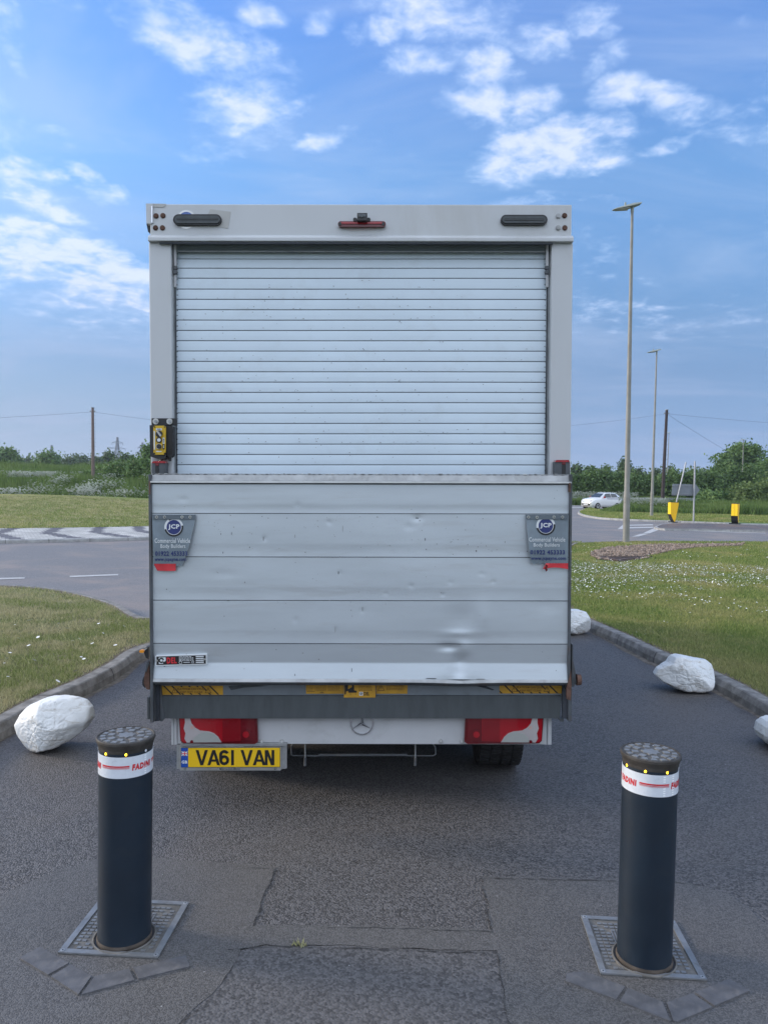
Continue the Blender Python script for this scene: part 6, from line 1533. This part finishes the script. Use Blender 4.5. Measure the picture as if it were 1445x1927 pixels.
boulder(c4([(637,1030),(660,985),(735,935),(770,885),(810,873),(900,895),(1010,915),(1055,950),(1065,990),(1055,1080),(1025,1140),(960,1160),(830,1150),(760,1125),(680,1075)]), 6.95, .42, 2, 'smooth white boulder against the right kerb, halfway along it')
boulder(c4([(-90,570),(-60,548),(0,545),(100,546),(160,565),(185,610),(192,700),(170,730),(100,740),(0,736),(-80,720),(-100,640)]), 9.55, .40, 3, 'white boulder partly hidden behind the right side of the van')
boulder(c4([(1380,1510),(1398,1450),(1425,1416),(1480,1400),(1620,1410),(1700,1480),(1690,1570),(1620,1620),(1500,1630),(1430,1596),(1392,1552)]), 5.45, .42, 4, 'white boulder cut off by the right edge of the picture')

# ================================================================== WHITE CAR
cd = 67.0; cx = px_w(1139, cd); car = empty('parked_car' if False else 'hatchback_car', (cx, cd+1.2, .01), 0, label='small white hatchback driving on the road beyond the tall grass', cat='car')
# local axes: car points along -Y
car.rotation_euler = (0, 0, rad(-62))
S = 1.0
def sect(y, hw, zb, zs, rz, rw):
    """one cross-section: sill, shoulder, roof"""
    return [(-hw*.93, y, zb), (-hw, y, zb+.22), (-hw, y, zs-.12), (-hw*.96, y, zs), (-rw, y, rz-.05), (-rw*.8, y, rz), (rw*.8, y, rz), (rw, y, rz-.05), (hw*.96, y, zs), (hw, y, zs-.12), (hw, y, zb+.22), (hw*.93, y, zb)]
secs = [(-1.74, .52, .30, .56, .60, .45), (-1.66, .70, .22, .74, .78, .60), (-1.45, .79, .20, .86, .90, .66), (-1.05, .81, .20, .93, .97, .68), (-.78, .81, .20, .95, 1.00, .68), (-.20, .815, .20, .97, 1.38, .56), (.10, .815, .20, .97, 1.45, .56), (.70, .815, .20, .98, 1.46, .55), (1.20, .81, .20, .99, 1.42, .53), (1.50, .80, .22, 1.0, 1.28, .53), (1.68, .77, .25, .98, 1.06, .60), (1.74, .68, .32, .80, .84, .55)]
mb = MB(); vs = []
for q_ in secs: vs += sect(*q_)
n = 12; mb.add(vs, [(i*n+k, i*n+(k+1) % n, (i+1)*n+(k+1) % n, (i+1)*n+k) for i in range(len(secs)-1) for k in range(n)]+[tuple(range(n-1, -1, -1)), tuple(range((len(secs)-1)*n, len(secs)*n))], M['paint'], True)
body = mb.build('body', car)
def quadb(name, P_, m, th=.012, parent=car):
    mb = MB(); P_ = [Vector(p) for p in P_]; nn = (P_[1]-P_[0]).cross(P_[2]-P_[0]).normalized(); c = sum(P_, Vector())/len(P_)
    if nn.dot(c-Vector((0, 0, .8))) < 0: nn = -nn
    mb.prism([p+nn*.006 for p in P_], nn*th, m); return mb.build(name, parent)
quadb('windscreen', [(-.60, -.74, 1.02), (.60, -.74, 1.02), (.50, -.22, 1.37), (-.50, -.22, 1.37)], M['glass'])
quadb('rear_window', [(-.5, 1.66, 1.08), (.5, 1.66, 1.08), (.46, 1.46, 1.32), (-.46, 1.46, 1.32)], M['glass'])
for s in (-1, 1):
    quadb('side_window', [(s*.772, -.50, 1.03), (s*.772, .42, 1.03), (s*.585, .42, 1.38), (s*.585, -.12, 1.36)], M['glass'])
    quadb('side_window', [(s*.772, .50, 1.03), (s*.760, 1.22, 1.06), (s*.60, 1.10, 1.34), (s*.585, .50, 1.38)], M['glass'])
    mb = MB(); mb.box(min(s*.80, s*.96), max(s*.80, s*.96), -.50, -.38, .98, 1.12, M['red']); mb.build('mirror', car, bevel=.03)
    mb = MB(); mb.box(min(s*.816, s*.824), max(s*.816, s*.824), -.1, 1.3, .90, .95, M['ink_blue']); mb.build('door_stripe', car)
    mb = MB(); mb.prism([(s*.42, -1.73, .66), (s*.68, -1.60, .68), (s*.70, -1.50, .80), (s*.50, -1.66, .76)], (0, -.03, .01), M['clearlens']); mb.build('headlight', car)
    for yy in (-1.12, 1.12):
        wr = empty('wheel', (s*.72, yy, .29)); wr.parent = car
        mb = MB(); mb.lathe([(.18, -.09), (.27, -.10), (.29, -.07), (.29, .07), (.27, .10), (.18, .09)], M['tyre'], 28, axis='X'); mb.build('tyre', wr)
        mb = MB(); mb.lathe([(0, s*.06), (.10, s*.105), (.18, s*.11), (.185, s*.06)], M['rim'], 20, axis='X'); mb.build('rim', wr)
mb = MB(); mb.box(-.48, .48, -1.79, -1.70, .30, .48, M['black']); mb.build('grille', car, bevel=.02)
mb = MB(); mb.box(-.26, .26, -1.81, -1.79, .36, .46, M['ink_white']); mb.build('number_plate', car)
mb = MB(); mb.box(-.40, .40, -1.775, -1.71, .60, .64, M['chrome']); mb.build('badge_strip', car, bevel=.01)

# ================================================================== HAZE
if HAZE > 0:
    mb = MB(); mb.box(-3800, 3800, -2500, 4800, -4, 62, M['black']); hz_ = mb.build('haze', kind='stuff'); hz_['label'] = 'faint blue haze over the distant fields'; hz_['category'] = 'haze'
    m = bpy.data.materials.new('haze'); m.use_nodes = True; nt = m.node_tree; nt.nodes.clear(); q = NG(nt)
    o_ = q.new('ShaderNodeOutputMaterial'); pv = q.new('ShaderNodeVolumePrincipled'); pv.inputs['Color'].default_value = (.80, .90, 1.0, 1); pv.inputs['Density'].default_value = HAZE; pv.inputs['Anisotropy'].default_value = .2
    q.link(pv.outputs[0], o_.inputs['Volume']); hz_.data.materials[0] = m
# tidy category key names
for o in bpy.data.objects:
    if 'cat' in o.keys(): del o['cat']
